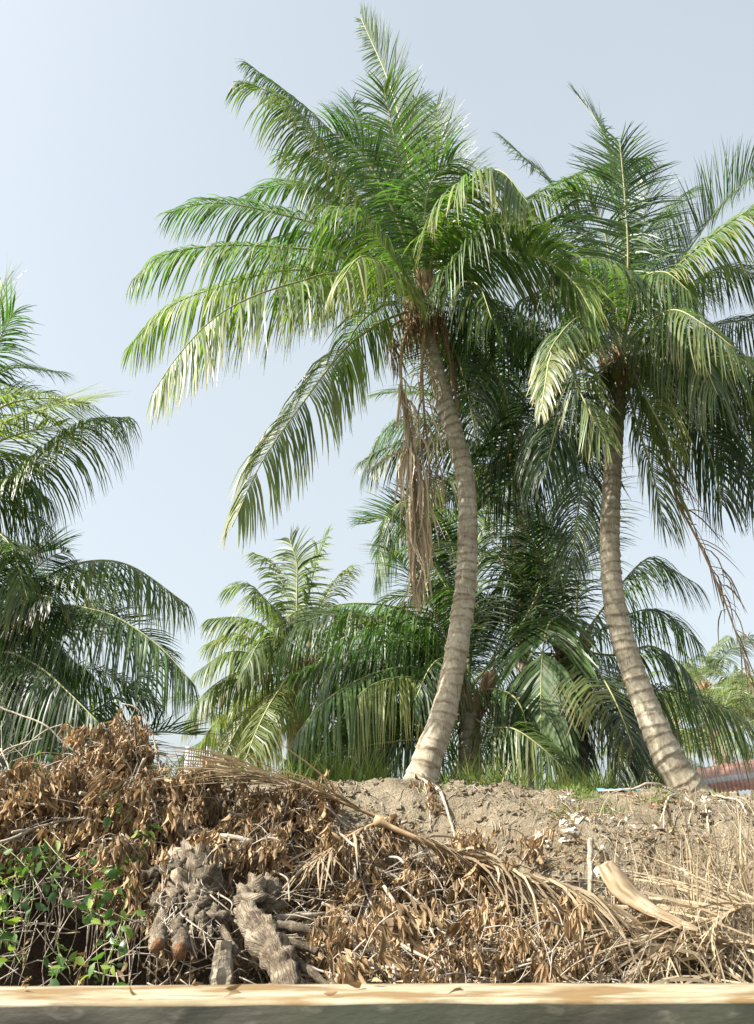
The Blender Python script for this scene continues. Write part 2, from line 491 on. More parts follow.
def trunk(palm, pts, radii, ring=0.16, foot=0.0, seed=1, sides=28, mat=None):
    rng = random.Random(seed)
    P, ln = spline(pts, int(max(30, len(pts) * 2, (pts[-1] - pts[0]).length / 0.016)))
    # irregular ring positions
    rings = [0.0]
    while rings[-1] < ln: rings.append(rings[-1] + ring * rng.uniform(0.72, 1.25))
    tl = [rng.uniform(-0.05, 0.05) for _ in rings]; tp = [rng.uniform(0, 6.28) for _ in rings]; pw = [rng.uniform(0.15, 1.4) for _ in rings]; rl = [rng.random() for _ in rings]
    T, U = frames(P, Vector((0.1, -1, 0.1)))
    mb = MB(); rows = []; ri = 0
    for i, p in enumerate(P):
        s = ln * i / (len(P) - 1); t = i / (len(P) - 1)
        B = T[i].cross(U[i]); r0 = table(radii, t); row = []
        for k in range(sides):
            a = 2 * math.pi * k / sides
            while ri < len(rings) - 2 and rings[ri + 1] < s - 0.1: ri += 1
            best = None
            for j in range(ri, min(ri + 5, len(rings) - 1)):
                zj = rings[j] + tl[j] * math.cos(a - tp[j]) + 0.022 * noise.noise(Vector((math.cos(a) * 2.2, math.sin(a) * 2.2, j * 3.1 + seed)))
                if zj <= s: best = (s - zj, j)
            dd, j = best if best else (0.1, ri)
            q = dd / ring
            rr = r0 * (1 + 0.085 * pw[j] * math.exp(-q * 2.6) - 0.03 * q)
            line = math.exp(-((q - 1.0) * ring / 0.016) ** 2) if q > 0.7 else 0
            line = max(line, 0.85 * math.exp(-(dd / 0.013) ** 2)) * (0.75 + 0.5 * noise.noise(Vector((a * 3, j * 1.7, 5.0))))
            n = (U[i] * math.cos(a) + B * math.sin(a))
            rr *= 1 + 0.035 * noise.noise((p + n * r0) * 5) + 0.015 * noise.noise((p + n * r0) * 19)
            ft = 0
            if foot > 0:
                ft = math.exp(-s / foot)
                rr *= 1 + ft * (0.30 + 0.35 * abs(noise.noise(Vector((math.cos(a) * 3, math.sin(a) * 3, s * 2)))))
            row.append(mb.vert(p + n * rr, (rl[j], clamp(line * (.35 + .5 * pw[j])), clamp(ft * 0.9)), (s, k / sides)))
        rows.append(row)
    for a, b in zip(rows, rows[1:]):
        for k in range(sides): mb.face((a[k], a[(k + 1) % sides], b[(k + 1) % sides], b[k]))
    mb.face(tuple(rows[-1]))
    return mb.build('trunk', [mat or M_BARK], palm)

def crown_heart(palm, c, r, seed, n=26, up=0.5, hang=0.7):
    """brown leaf bases and hanging fibre under the crown"""
    rng = random.Random(seed); mb = MB()
    for i in range(n):
        a = rng.uniform(0, 6.28); o = Vector((math.cos(a), math.sin(a), 0))
        p = [c + o * r * 0.6 + Vector((0, 0, -0.25)), c + o * r * 1.2 + Vector((0, 0, 0.05)), c + o * r * 2.1 + Vector((0, 0, up * rng.uniform(0.4, 1)))]
        P, _ = spline(p, 6)
        mb.tube(P, [0.07, 0.075, 0.07, 0.06, 0.05, 0.04, 0.03], 5, 0, flat=0.4)
    for i in range(n * 5):
        a = rng.uniform(0, 6.28); o = Vector((math.cos(a), math.sin(a), 0)); l = rng.uniform(0.2, 1) * hang
        p = c + o * r * rng.uniform(0.8, 2.2) + Vector((0, 0, rng.uniform(-0.15, 0.2)))
        q = p + Vector((rng.gauss(0, .08), rng.gauss(0, .08), -l))
        mb.tube([p, p.lerp(q, 0.5) + o * 0.05, q], [0.012, 0.010, 0.004], 3, 0)
    return mb.build('leaf_base', [M_FIBRE], palm)

# ---- prototype leaves for the palms further back
protos = []
def make_protos():
    rng = random.Random(77)
    for e0 in (86, 74, 62, 48, 34, 18, 2, -16, -36):
        for var in range(2):
            Ln = 4.0 * rng.uniform(0.92, 1.08); bend = rng.uniform(55, 85) if e0 > 0 else rng.uniform(30, 50)
            p = Vector((0.12, 0, 0)); pts = [p.copy()]; N = 9; side = rng.gauss(0, 0.10)
            for i in range(N):
                e = R(e0 - bend * ((i + 0.5) / N) ** 1.4); e = max(e, R(-84))
                p = p + Vector((math.cos(e), side * i / N, math.sin(e))) * (Ln / N); pts.append(p.copy())
            mb = MB()
            frond_shape(mb, pts, L=0.85, dr=rng.uniform(0.25, 0.65) if e0 > 40 else rng.uniform(0.5, 0.9), yel=0.0 if e0 > 0 else 0.10, tip=0.12, lt=rng.uniform(0.10, 0.42),
                        twist=rng.uniform(-0.8, 0.8), n=76, segs=3, wid=0.040, rng=rng, gap=0.05)
            protos.append((e0, mb.mesh('frond', [M_LEAF, M_RACHIS])))
make_protos()
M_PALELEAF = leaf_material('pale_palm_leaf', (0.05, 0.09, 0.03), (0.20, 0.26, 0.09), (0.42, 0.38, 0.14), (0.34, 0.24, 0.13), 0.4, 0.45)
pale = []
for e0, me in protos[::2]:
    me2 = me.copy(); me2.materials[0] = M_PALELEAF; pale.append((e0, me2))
def random_fronds(palm, c, nf, scale, seed, lo=-36, hi=90, az=None, pr=None):
    rng = random.Random(seed)
    use = [p for p in (pr or protos) if lo <= p[0] <= hi]
    for i in range(nf):
        e0, me = use[int(len(use) * ((i + 0.5) / nf))]
        o = link('frond', me, palm)
        a = i * 2.39996 + rng.uniform(-0.35, 0.35)
        if az: a = rng.uniform(*az)
        o.location = c - palm.location; o.rotation_euler = (0, 0, a)
        s = scale * rng.uniform(0.88, 1.1) * (0.8 if e0 > 80 else 1); o.scale = (s, s, s)
def back_palm(label, crown, base, r, nf, scale, seed, group=None, lo=-36, hi=90, name='coconut_palm', cat='palm tree', heart=True, az=None, pr=None):
    t = empty(name, base)
    tag(t, label, cat, group)
    z = crown - base
    trunk(t, [Vector((0, 0, -0.2)), z * 0.35 + Vector((0.06, 0, 0)), z * 0.7 + Vector((-0.04, 0, 0)), z], [(0, r * 1.3), (0.2, r), (1, r * 0.7)], 0.15, 0.2, seed, 16)
    if heart: crown_heart(t, z, r * 0.9, seed, 14, 0.4, 0.5)
    random_fronds(t, crown, nf, scale, seed, lo, hi, az, pr)
    return t

# ------------------------------------------------------------------ the leaning palm in the middle
Y1 = 11.0
b1 = at(417, 789, Y1); b1.z = ground_z(b1.x, b1.y)
palm1 = tag(empty('coconut_palm', b1), 'tall coconut palm with a bowed S-shaped trunk and brown dead leaves hanging beside it', 'palm tree', 'coconut palms on the crest of the bank')
tp = [(413, 806, 0), (419, 786, 0), (430, 752, 0), (444, 712, 0.05), (459, 636, 0.1), (467, 564, 0.15), (466, 483, 0.2), (454, 432, 0.2), (439, 382, 0.2), (428, 335, 0.2), (425, 300, 0.2)]
trunk(palm1, [at(x, y, Y1 + d) - b1 for x, y, d in tp], [(0, 0.205), (0.06, 0.18), (0.2, 0.15), (0.5, 0.132), (0.8, 0.122), (0.93, 0.11), (1, 0.10)], 0.135, 0.16, 3)
Yc = Y1 + 0.2
crown_heart(palm1, at(425, 312, Yc) - b1, 0.15, 5, 34, 0.6, 0.9)
C = (424, 302, 0)
for path, kw in [
    ([C, (416, 205, .3), (393, 95, .5), (361, 18, .6)], dict(dr=.10, L=.62, lift=.15, roll=1.0, lt=.5)),
    ([C, (385, 205, .8), (322, 122, 1.2), (246, 62, 1.4)], dict(dr=.6, L=.65, lt=.45)),
    ([C, (356, 195, -.6), (297, 112, -1.0), (258, 87, -1.2), (233, 81, -1.3)], dict(dr=1.0, L=.75, yel=.12, tip=.25, lt=.55)),
    ([C, (341, 236, -.2), (279, 214, -.3), (215, 203, -.4), (167, 213, -.4)], dict(dr=.62, L=.72, tip=.12, lt=.55)),
    ([C, (345, 205, 1.0), (290, 184, 1.4), (246, 196, 1.6)], dict(dr=.5, L=.7, lt=.6, tip=.1)),
    ([C, (345, 258, -.6), (280, 247, -.9), (215, 246, -1.1), (162, 256, -1.2), (133, 279, -1.3)], dict(dr=.7, L=.72, yel=.05, tip=.2, lt=.6)),
    ([C, (336, 274, .3), (279, 271, .5), (215, 288, .6), (168, 308, .7), (128, 348, .7)], dict(dr=.85, L=.85, yel=.22, tip=.40, lt=.6)),
    ([C, (342, 275, -.9), (298, 282, -1.2), (252, 297, -1.4), (213, 319, -1.5), (177, 357, -1.6), (153, 393, -1.6)], dict(dr=.95, L=.88, yel=.18, tip=.40, lt=.65)),
    ([(418, 308, 0), (382, 322, -.4), (344, 350, -.7), (302, 404, -1.0), (262, 462, -1.1), (232, 527, -1.1)], dict(dr=.9, L=.72, roll=-.2, yel=.20, tip=.40, lt=.68, wid=.028)),
    ([(421, 310, -.1), (404, 283, -.9), (384, 264, -1.5), (360, 257, -2.0), (338, 284, -2.2)], dict(dr=.9, L=.7, yel=.2, tip=.3, lt=.6)),
    ([C, (406, 195, -.7), (393, 130, -1.2), (384, 88, -1.5)], dict(dr=.25, L=.7, yel=.06, lt=.8, roll=.2)),
    ([C, (442, 225, .3), (442, 160, .5), (437, 105, .5)], dict(dr=.25, L=.6, lt=.6, yel=.05)),
    ([C, (437, 240, -.6), (460, 192, -1.3), (497, 170, -1.8), (530, 205, -2.0)], dict(dr=.85, L=.95, lt=.72, yel=.08, tip=.25, wid=.034)),
    ([C, (465, 262, -.7), (500, 251, -1.2), (545, 260, -1.5), (575, 284, -1.6), (593, 315, -1.7)], dict(dr=.42, L=.85, lt=.75, yel=.06, tip=.2, roll=-.75, wid=.034, n=150)),
    ([C, (468, 243, .4), (531, 197, .8), (589, 171, .9), (646, 157, .9)], dict(dr=.75, L=.85, lt=.5, tip=.25, yel=.05)),
    ([(430, 306, 0), (480, 306, .4), (530, 332, .6), (562, 372, .7)], dict(dr=.8, L=.85, lt=.3)),
    ([(430, 306, 0), (468, 325, .7), (500, 378, 1.0), (514, 432, 1.1)], dict(dr=.7, L=.8, lt=.25)),
    ([(428, 308, .1), (452, 340, .9), (468, 395, 1.2), (478, 450, 1.3)], dict(dr=.6, L=.7, lt=.3)),
    ([C, (404, 215, .6), (374, 150, .9), (338, 108, 1.0)], dict(dr=.4, L=.75, lt=.6)),
    ([C, (414, 215, 1.0), (412, 150, 1.3), (416, 100, 1.4)], dict(dr=.3, L=.7, lt=.5)),
    ([C, (380, 235, .4), (332, 172, .6), (282, 152, .6)], dict(dr=.55, L=.75, lt=.6, tip=.1)),
    ([C, (370, 255, 1.2), (312, 234, 1.7), (268, 240, 1.9)], dict(dr=.6, L=.7, lt=.5)),
    ([C, (399, 225, -.5), (366, 160, -.8), (330, 128, -.9)], dict(dr=.5, L=.8, lt=.65)),
    ([C, (450, 250, .7), (478, 215, 1.0), (505, 215, 1.2)], dict(dr=.7, L=.75, lt=.4)),
    ([(420, 305, 0), (385, 305, .6), (355, 330, 1.0), (338, 375, 1.2)], dict(dr=.7, L=.8, lt=.5, yel=.1)),
    ([C, (423, 240, -.5), (430, 185, -.9), (452, 160, -1.1)], dict(dr=.5, L=.8, lt=.6)),
    ([C, (455, 285, -.6), (478, 285, -1.0), (492, 320, -1.2)], dict(dr=.8, L=.8, lt=.55, yel=.08)),
    ([C, (388, 265, .6), (340, 240, .9), (290, 262, 1.0)], dict(dr=.85, L=.8, lt=.5)),
    ([C, (437, 250, .4), (455, 215, .6), (470, 165, .6)], dict(dr=.4, L=.75, lt=.5)),
    ([C, (405, 235, .9), (375, 180, 1.2), (352, 100, 1.3)], dict(dr=.3, L=.7, lt=.6)),
    ([C, (395, 260, -.9), (362, 215, -1.4), (318, 205, -1.7)], dict(dr=.9, L=.8, lt=.6, yel=.06)),
    ([C, (452, 262, -.9), (486, 225, -1.4), (515, 225, -1.6)], dict(dr=1.0, L=.9, lt=.6)),
    ([(430, 308, 0), (472, 300, .9), (512, 312, 1.2), (540, 350, 1.3)], dict(dr=.9, L=.9, lt=.25)),
]: frond(palm1, path, Yc, **kw)
M_HANGDRY = leaf_material('hanging_dry_leaf', (0.15, 0.105, 0.062), (0.45, 0.355, 0.235), (0.54, 0.45, 0.31), (0.10, 0.065, 0.04), 0.18, 0.75, (1.1, 1.0, 0.75), 0.2)
DRY = [M_HANGDRY, M_DRYRIB]
def dead(palm, path, Y, **kw):
    kw.setdefault('mess', 2.2); kw.setdefault('dr', 1.6); kw.setdefault('L', .7); kw.setdefault('wid', .03); kw.setdefault('gap', .2); kw.setdefault('lt', .6)
    return frond(palm, path, Y, 'dead_frond', DRY, **kw)
dead(palm1, [(418, 318, -.1), (404, 338, -.3), (401, 380, -.35), (408, 425, -.4), (413, 470, -.4), (416, 520, -.4), (415, 585, -.4)], Yc, L=.75, dr=2.0, gap=.12, lt=.95, yel=.35, ang=20, n=120, pet=.28, rib=.034, wid=.030)
dead(palm1, [(426, 322, -.1), (422, 365, -.25), (424, 410, -.3), (428, 450, -.3), (430, 490, -.3)], Yc, L=.8, dr=1.6, gap=.3, lt=.5, ang=40, n=60, pet=.25, rib=.03, wid=.018)
dead(palm1, [(420, 316, 0), (398, 322, .1), (388, 335, .1), (392, 360, .1)], Yc, L=.5, n=26, lt=.35, pet=.2)
dead(palm1, [(432, 318, 0), (446, 345, .2), (452, 385, .3), (448, 420, .3)], Yc, L=.6, n=30, lt=.3, dr=2.2)

# ------------------------------------------------------------------ the right palm
Y2 = 11.4
b2 = at(692, 797, Y2); b2.z = ground_z(b2.x, b2.y)
palm2 = tag(empty('coconut_palm', b2), 'coconut palm whose trunk sweeps down to a wide foot beside the red tin roof', 'palm tree', 'coconut palms on the crest of the bank')
tp = [(704, 812, 0), (690, 792, 0), (668, 757, 0), (646, 706, .05), (626, 650, .1), (614, 600, .1), (610, 550, .15), (611, 500, .2), (614, 450, .25), (617, 410, .3), (620, 375, .3)]
trunk(palm2, [at(x, y, Y2 + d) - b2 for x, y, d in tp], [(0, 0.24), (0.08, 0.20), (0.2, 0.165), (0.5, 0.138), (0.8, 0.125), (1, 0.11)], 0.15, 0.10, 8)
Yd = Y2 + 0.3
crown_heart(palm2, at(620, 372, Yd) - b2, 0.15, 9, 22, 0.4, 0.5)
C = (621, 352, 0)
for path, kw in [
    ([C, (625, 250, .2), (614, 170, .3), (601, 128, .4), (577, 95, .5)], dict(dr=.12, L=.62, lift=.2, roll=.9, lt=.45)),
    ([C, (628, 265, -.6), (625, 200, -.9), (620, 143, -1.1)], dict(dr=.2, L=.8, lt=.6, lift=.2)),
    ([C, (596, 265, .5), (552, 185, .8), (527, 161, .9), (503, 138, 1.0)], dict(dr=.35, L=.6, lt=.45)),
    ([C, (652, 294, -.4), (684, 260, -.7), (717, 232, -.9), (754, 209, -1.0), (800, 205, -1.0)], dict(dr=.7, L=.75, yel=.12, tip=.25, lt=.6)),
    ([C, (655, 300, .3), (690, 248, .6), (722, 205, .8), (760, 172, 1.0), (800, 160, 1.1)], dict(dr=.2, L=.75, lift=.6, lt=.25, roll=-.5)),
    ([C, (680, 338, .6), (730, 322, .9), (790, 322, 1.1), (850, 350, 1.2)], dict(dr=.65, L=.85, lt=.35)),
    ([(624, 352, 0), (640, 330, -.8), (672, 310, -1.5), (703, 324, -1.8), (734, 348, -1.9)], dict(dr=.75, L=.75, yel=.12, tip=.2, lt=.6)),
    ([(626, 358, 0), (668, 360, -.4), (703, 358, -.7), (754, 358, -.9), (800, 385, -1.0)], dict(dr=.95, L=.95, lt=.5, yel=.06, tip=.15)),
    ([(628, 362, 0), (690, 380, .3), (742, 425, .4), (772, 500, .4)], dict(dr=.75, L=.95, lt=.22)),
    ([(628, 360, 0), (700, 370, .6), (760, 398, .8), (810, 460, .9)], dict(dr=.8, L=.95, lt=.25)),
    ([(618, 350, 0), (604, 323, -1.0), (578, 318, -1.8), (556, 340, -2.2), (545, 362, -2.3)], dict(dr=.7, L=.7, lt=.5, yel=.03, tip=.1)),
    ([(618, 352, 0), (588, 345, -.9), (572, 368, -1.5), (588, 408, -1.7), (608, 442, -1.7)], dict(dr=.5, L=.6, lt=.6, yel=.08, tip=.2)),
    ([(618, 352, 0), (578, 340, -1.2), (553, 352, -2.2), (545, 385, -2.6), (541, 412, -2.7)], dict(dr=.5, L=.42, lt=.45, yel=.16, tip=.25, ang=50)),
    ([(624, 358, 0), (634, 372, -.7), (650, 405, -1.1), (673, 448, -1.2)], dict(dr=.8, L=.7, lt=.5, yel=.12, tip=.2)),
    ([(622, 365, 0), (636, 420, -.3), (653, 475, -.4), (664, 525, -.4)], dict(dr=.8, L=.75, lt=.4, yel=.14, tip=.2)),
    ([(615, 352, 0), (575, 338, -.3), (540, 330, -.5), (498, 322, -.6)], dict(dr=.65, L=.85, lt=.35)),
    ([C, (582, 275, .4), (556, 243, .6), (528, 248, .7)], dict(dr=.7, L=.8, lt=.3)),
    ([C, (602, 262, .7), (574, 218, .9), (544, 222, 1.0)], dict(dr=.6, L=.8, lt=.35)),
    ([(615, 362, 0), (572, 400, .5), (525, 432, .7), (476, 468, .8)], dict(dr=.6, L=.85, lt=.22)),
    ([(616, 366, 0), (575, 425, .7), (530, 465, .9), (487, 506, 1.0)], dict(dr=.55, L=.85, lt=.2)),
    ([(617, 366, 0), (598, 430, .8), (580, 500, 1.0), (572, 565, 1.0)], dict(dr=.6, L=.8, lt=.25)),
    ([C, (630, 285, -.8), (612, 262, -1.4), (578, 258, -1.8), (552, 275, -1.9)], dict(dr=.9, L=.85, lt=.6, yel=.05, tip=.12)),
    ([C, (640, 285, -.7), (664, 272, -1.2), (690, 292, -1.4)], dict(dr=.85, L=.85, lt=.6, yel=.05)),
    ([C, (634, 265, .5), (645, 215, .7), (642, 180, .8)], dict(dr=.3, L=.7, lt=.5)),
    ([C, (655, 330, 1.0), (700, 340, 1.4), (735, 395, 1.6)], dict(dr=.8, L=.9, lt=.25)),
    ([(628, 362, 0), (665, 395, .8), (700, 430, 1.1), (735, 470, 1.2)], dict(dr=.7, L=.9, lt=.2)),
    ([C, (612, 270, -.3), (598, 215, -.5), (570, 190, -.6)], dict(dr=.6, L=.8, lt=.45)),
    ([C, (670, 300, .8), (725, 268, 1.2), (790, 290, 1.4)], dict(dr=.6, L=.8, lt=.25)),
    ([C, (690, 345, .2), (752, 368, .3), (800, 430, .4)], dict(dr=.85, L=.95, lt=.4)),
    ([(626, 356, 0), (655, 335, -1.0), (692, 345, -1.5), (718, 395, -1.7)], dict(dr=.9, L=.85, lt=.5, yel=.06)),
    ([C, (595, 300, -.7), (560, 285, -1.1), (520, 300, -1.3)], dict(dr=.9, L=.9, lt=.55, tip=.15)),
    ([C, (650, 250, .9), (672, 205, 1.2), (690, 190, 1.3)], dict(dr=.4, L=.7, lt=.4)),
    ([(618, 358, 0), (590, 380, -.6), (560, 420, -.9), (545, 475, -1.0)], dict(dr=.8, L=.85, lt=.35)),
    ([(628, 362, 0), (668, 388, -.3), (705, 440, -.4), (722, 505, -.4)], dict(dr=.85, L=.85, lt=.25)),
]: frond(palm2, path, Yd, **kw)
dead(palm2, [(630, 372, 0), (664, 455, -.2), (676, 497, -.2), (700, 545, -.2), (726, 605, -.2), (746, 665, -.2), (752, 695, -.2)], Yd, L=.62, dr=1.1, gap=.45, lt=.12, n=62, wid=.02, rib=.026)
rng = random.Random(4)
for i, (dx, dy, dz) in enumerate([(.30, -.25, -.30), (.48, -.2, -.42), (.38, -.38, -.52), (.55, -.1, -.25), (.24, -.36, -.55), (.62, -.25, -.5), (-.2, -.3, -.4), (-.32, -.2, -.5)]):
    mb = MB(); c = at(621, 360, Yd) - b2 + Vector((dx, dy, dz))
    P = [c + Vector((0, 0, z)) for z in (.145, .135, .10, .05, 0, -.05, -.10, -.13, -.14)]
    mb.tube(P, [.01, .045, .085, .105, .11, .105, .08, .04, .01], 10, 0)
    mb.build('coconut', [M_NUT], palm2)

# ------------------------------------------------------------------ palms behind
def land(px, Y):
    p = at(px, 790, Y); p.z = ground_z(p.x, p.y); return p

# young palm right behind the leaning trunk
base = land(468, 13.6); cr = at(470, 700, 13.6)
pc = tag(empty('coconut_palm', base), 'young coconut palm behind the foot of the S-shaped trunk, long fronds arching left', 'palm tree', 'coconut palms behind the bank')
z = cr - base
trunk(pc, [Vector((0, 0, -.2)), z * .5, z], [(0, .20), (1, .15)], .12, .3, 21, 16)
crown_heart(pc, z, .2, 22, 20, .5, .5)
C = (468, 692, 0)
for path, kw in [
    ([C, (440, 635, -.2), (401, 609, -.4), (345, 604, -.6), (302, 620, -.8), (279, 650, -.9)], dict(dr=.8, L=.95, lt=.9)),
    ([C, (430, 682, -.6), (401, 677, -.9), (366, 689, -1.1), (331, 730, -1.3)], dict(dr=.9, L=.85, lt=.8, yel=.28, tip=.2)),
    ([C, (418, 668, -.3), (373, 674, -.6), (328, 699, -.9), (298, 734, -1.0), (287, 770, -1.1)], dict(dr=.7, L=.95, lt=.9, wid=.036)),
    ([(465, 715, 0), (440, 735, -.5), (407, 740, -.8), (359, 747, -1.0), (318, 762, -1.1), (288, 778, -1.1)], dict(dr=.6, L=.8, lt=.65, roll=-.3)),
    ([C, (440, 640, .4), (400, 625, .6), (340, 640, .7), (300, 690, .8)], dict(dr=.8, L=.9, lt=.45)),
    ([C, (455, 610, .4), (430, 560, .7), (395, 520, .9), (366, 520, 1.0)], dict(dr=.3, L=.8, lt=.35, lift=.5)),
    ([C, (470, 600, .2), (478, 540, .4), (505, 490, .6)], dict(dr=.4, L=.8, lt=.3)),
    ([C, (460, 610, .7), (450, 540, .9), (420, 500, 1.1), (388, 515, 1.2), (377, 575, 1.2)], dict(dr=.7, L=.8, lt=.4)),
    ([(470, 715, 0), (489, 727, -.5), (514, 729, -.9), (541, 747, -1.1), (565, 770, -1.1)], dict(dr=.7, L=.75, lt=.7, yel=.08)),
    ([C, (500, 650, .2), (530, 610, .4), (545, 560, .5), (538, 525, .5)], dict(dr=.5, L=.8, lt=.2)),
    ([C, (420, 700, .5), (370, 715, .7), (330, 760, .8)], dict(dr=.8, L=.9, lt=.45)),
    ([C, (500, 690, -.3), (520, 705, -.5), (530, 745, -.6)], dict(dr=.8, L=.7, lt=.4)),
    ([C, (450, 660, -.6), (432, 665, -1.0), (415, 700, -1.2)], dict(dr=.8, L=.8, lt=.45)),
    ([C, (430, 650, .1), (385, 640, 0), (335, 665, 0), (310, 720, 0)], dict(dr=.8, L=.9, lt=.85)),
    ([C, (425, 700, .2), (385, 715, .2), (352, 775, .2)], dict(dr=.8, L=.9, lt=.8)),
    ([C, (445, 650, .3), (410, 640, .4), (372, 670, .5), (350, 720, .5)], dict(dr=.8, L=.85, lt=.6)),
    ([C, (475, 640, .9), (500, 600, 1.3), (520, 620, 1.4)], dict(dr=.7, L=.8, lt=.3)),
]: frond(pc, path, 13.6, **kw)
random_fronds(pc, at(468, 698, 13.6), 9, .8, 31, -40, 90, (1.2, 5.0))

# dark palm between the two trunks
base = land(572, 15.0); cr = at(572, 655, 15.0)
pd = tag(empty('coconut_palm', base), 'dark shaded palm standing between the two ringed trunks, one pale frond hanging in front', 'palm tree', 'coconut palms behind the bank')
z = cr - base
trunk(pd, [Vector((0, 0, -.2)), z * .5, z], [(0, .28), (1, .18)], .12, .3, 23, 16)
crown_heart(pd, z, .2, 24, 20, .5, .6)
C = (574, 650, 0)
for path, kw in [
    ([C, (565, 622, -.8), (550, 622, -1.4), (542, 660, -1.8), (541, 735, -1.9)], dict(dr=.35, L=.95, lt=.7, wid=.055, lift=.1, ang=52)),
    ([C, (612, 596, -.1), (642, 562, -.2), (658, 562, -.3), (697, 584, -.3)], dict(dr=.65, L=.85, lt=.5)),
    ([C, (620, 618, .2), (660, 611, .4), (698, 642, .5)], dict(dr=.7, L=.85, lt=.5)),
    ([C, (615, 655, -.3), (650, 646, -.5), (677, 661, -.6), (697, 684, -.6)], dict(dr=.75, L=.8, lt=.35)),
    ([(576, 662, 0), (620, 688, -.3), (660, 690, -.4), (692, 697, -.5), (724, 709, -.5), (750, 726, -.5)], dict(dr=.8, L=1.0, lt=.5, yel=.06, tip=.12)),
    ([(574, 668, 0), (605, 705, -.3), (635, 735, -.4), (650, 785, -.4)], dict(dr=.85, L=.9, lt=.15)),
    ([(574, 668, 0), (600, 720, .3), (625, 750, .4), (640, 790, .4)], dict(dr=.85, L=.95, lt=.12)),
    ([C, (545, 660, -.3), (515, 680, -.5), (495, 735, -.6)], dict(dr=.8, L=.9, lt=.3)),
    ([C, (540, 600, .2), (510, 570, .4), (486, 610, .5)], dict(dr=.7, L=.9, lt=.2)),
    ([C, (560, 570, .2), (545, 510, .4), (520, 470, .5)], dict(dr=.5, L=.9, lt=.2)),
    ([C, (580, 560, .2), (590, 500, .4), (585, 450, .5)], dict(dr=.4, L=.9, lt=.22)),
    ([C, (570, 700, -.8), (575, 740, -1.0), (590, 780, -1.1)], dict(dr=.8, L=.8, lt=.15)),
    ([C, (595, 690, -.6), (615, 735, -.9), (620, 785, -1.0)], dict(dr=.85, L=.9, lt=.12)),
]: frond(pd, path, 15.0, **kw)
random_fronds(pd, at(573, 655, 15), 13, .95, 41, -40, 90, (1.3, 5.0))

# tall dark palm behind the pair
base = land(520, 17.0); cr = at(520, 462, 17.0)
pb = back_palm('tall dark palm seen through the gap between the two front crowns, trunk hidden', cr, base, .17, 15, .95, 57, 'coconut palms behind the bank', az=(1.2, 5.0))
for path, kw in [
    ([(505, 455, 0), (450, 425, -.2), (407, 419, -.3), (379, 437, -.4), (363, 473, -.4)], dict(dr=.55, L=.85, lt=.4)),
    ([(505, 465, 0), (450, 500, 0), (405, 514, 0), (366, 524, 0)], dict(dr=.1, L=.8, lt=.35, lift=.7)),
    ([(510, 470, 0), (440, 500, 0.2), (400, 530, .2), (377, 585, .2)], dict(dr=.6, L=.8, lt=.4)),
]: frond(pb, path, 17.0, **kw)

# pale bushy palm left of centre
base = land(300, 18.0); cr = at(300, 668, 18.0)
pe = tag(empty('coconut_palm', base), 'bushy pale-green young palm against the sky, left of the S-shaped trunk', 'palm tree', 'coconut palms behind the bank')
z = cr - base
trunk(pe, [Vector((0, 0, -.2)), z * .5, z], [(0, .3), (1, .2)], .12, .3, 25, 16)
crown_heart(pe, z, .2, 26, 20, .5, .5)
C = (300, 660, 0)
for path, kw in [
    ([C, (275, 615, 0), (250, 585, 0), (225, 590, 0)], dict(dr=.5)),
    ([C, (288, 600, .3), (275, 565, .4), (255, 553, .5)], dict(dr=.5)),
    ([C, (297, 605, -.3), (297, 565, -.4), (290, 540, -.4)], dict(dr=.35)),
    ([C, (308, 600, 0), (317, 560, 0), (328, 533, 0)], dict(dr=.35)),
    ([C, (318, 610, .3), (335, 580, .5), (350, 566, .6)], dict(dr=.5, yel=.15)),
    ([C, (268, 630, -.4), (240, 618, -.6), (210, 619, -.7)], dict(dr=.6)),
    ([C, (262, 643, .4), (235, 634, .6), (206, 645, .7)], dict(dr=.6, yel=.06)),
    ([C, (260, 655, -.5), (228, 652, -.8), (196, 672, -.9)], dict(dr=.7)),
    ([(298, 672, 0), (262, 676, -.4), (225, 682, -.6), (201, 697, -.7), (189, 722, -.7)], dict(dr=.9, yel=.06)),
    ([(298, 675, 0), (262, 690, .3), (228, 710, .5), (200, 744, .5)], dict(dr=.8, yel=.08)),
    ([(298, 678, 0), (268, 700, -.6), (240, 725, -.9), (216, 775, -1.0)], dict(dr=.8, yel=.2, tip=.2)),
    ([(298, 678, 0), (282, 705, -.9), (262, 740, -1.3), (246, 785, -1.4)], dict(dr=.7, yel=.2, tip=.2)),
    ([C, (325, 630, .2), (352, 610, .4), (382, 625, .5)], dict(dr=.7)),
    ([C, (335, 650, .2), (370, 645, .4), (405, 675, .5)], dict(dr=.8)),
    ([(300, 675, 0), (335, 685, -.3), (365, 715, -.5), (385, 765, -.6)], dict(dr=.8)),
    ([(300, 675, 0), (320, 700, -.5), (335, 735, -.8), (345, 780, -.9)], dict(dr=.8, yel=.1)),
    ([C, (310, 625, -.9), (300, 610, -1.5), (278, 625, -1.9)], dict(dr=.8)),
    ([C, (285, 640, -1.0), (262, 640, -1.6), (245, 670, -1.9)], dict(dr=.8)),
]:
    kw.setdefault('lt', .30); kw.setdefault('L', .62); kw.setdefault('tip', .1)
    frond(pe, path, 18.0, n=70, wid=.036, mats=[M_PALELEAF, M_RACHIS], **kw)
random_fronds(pe, at(300, 668, 18.0), 8, .8, 83, -40, 60, None, pale)

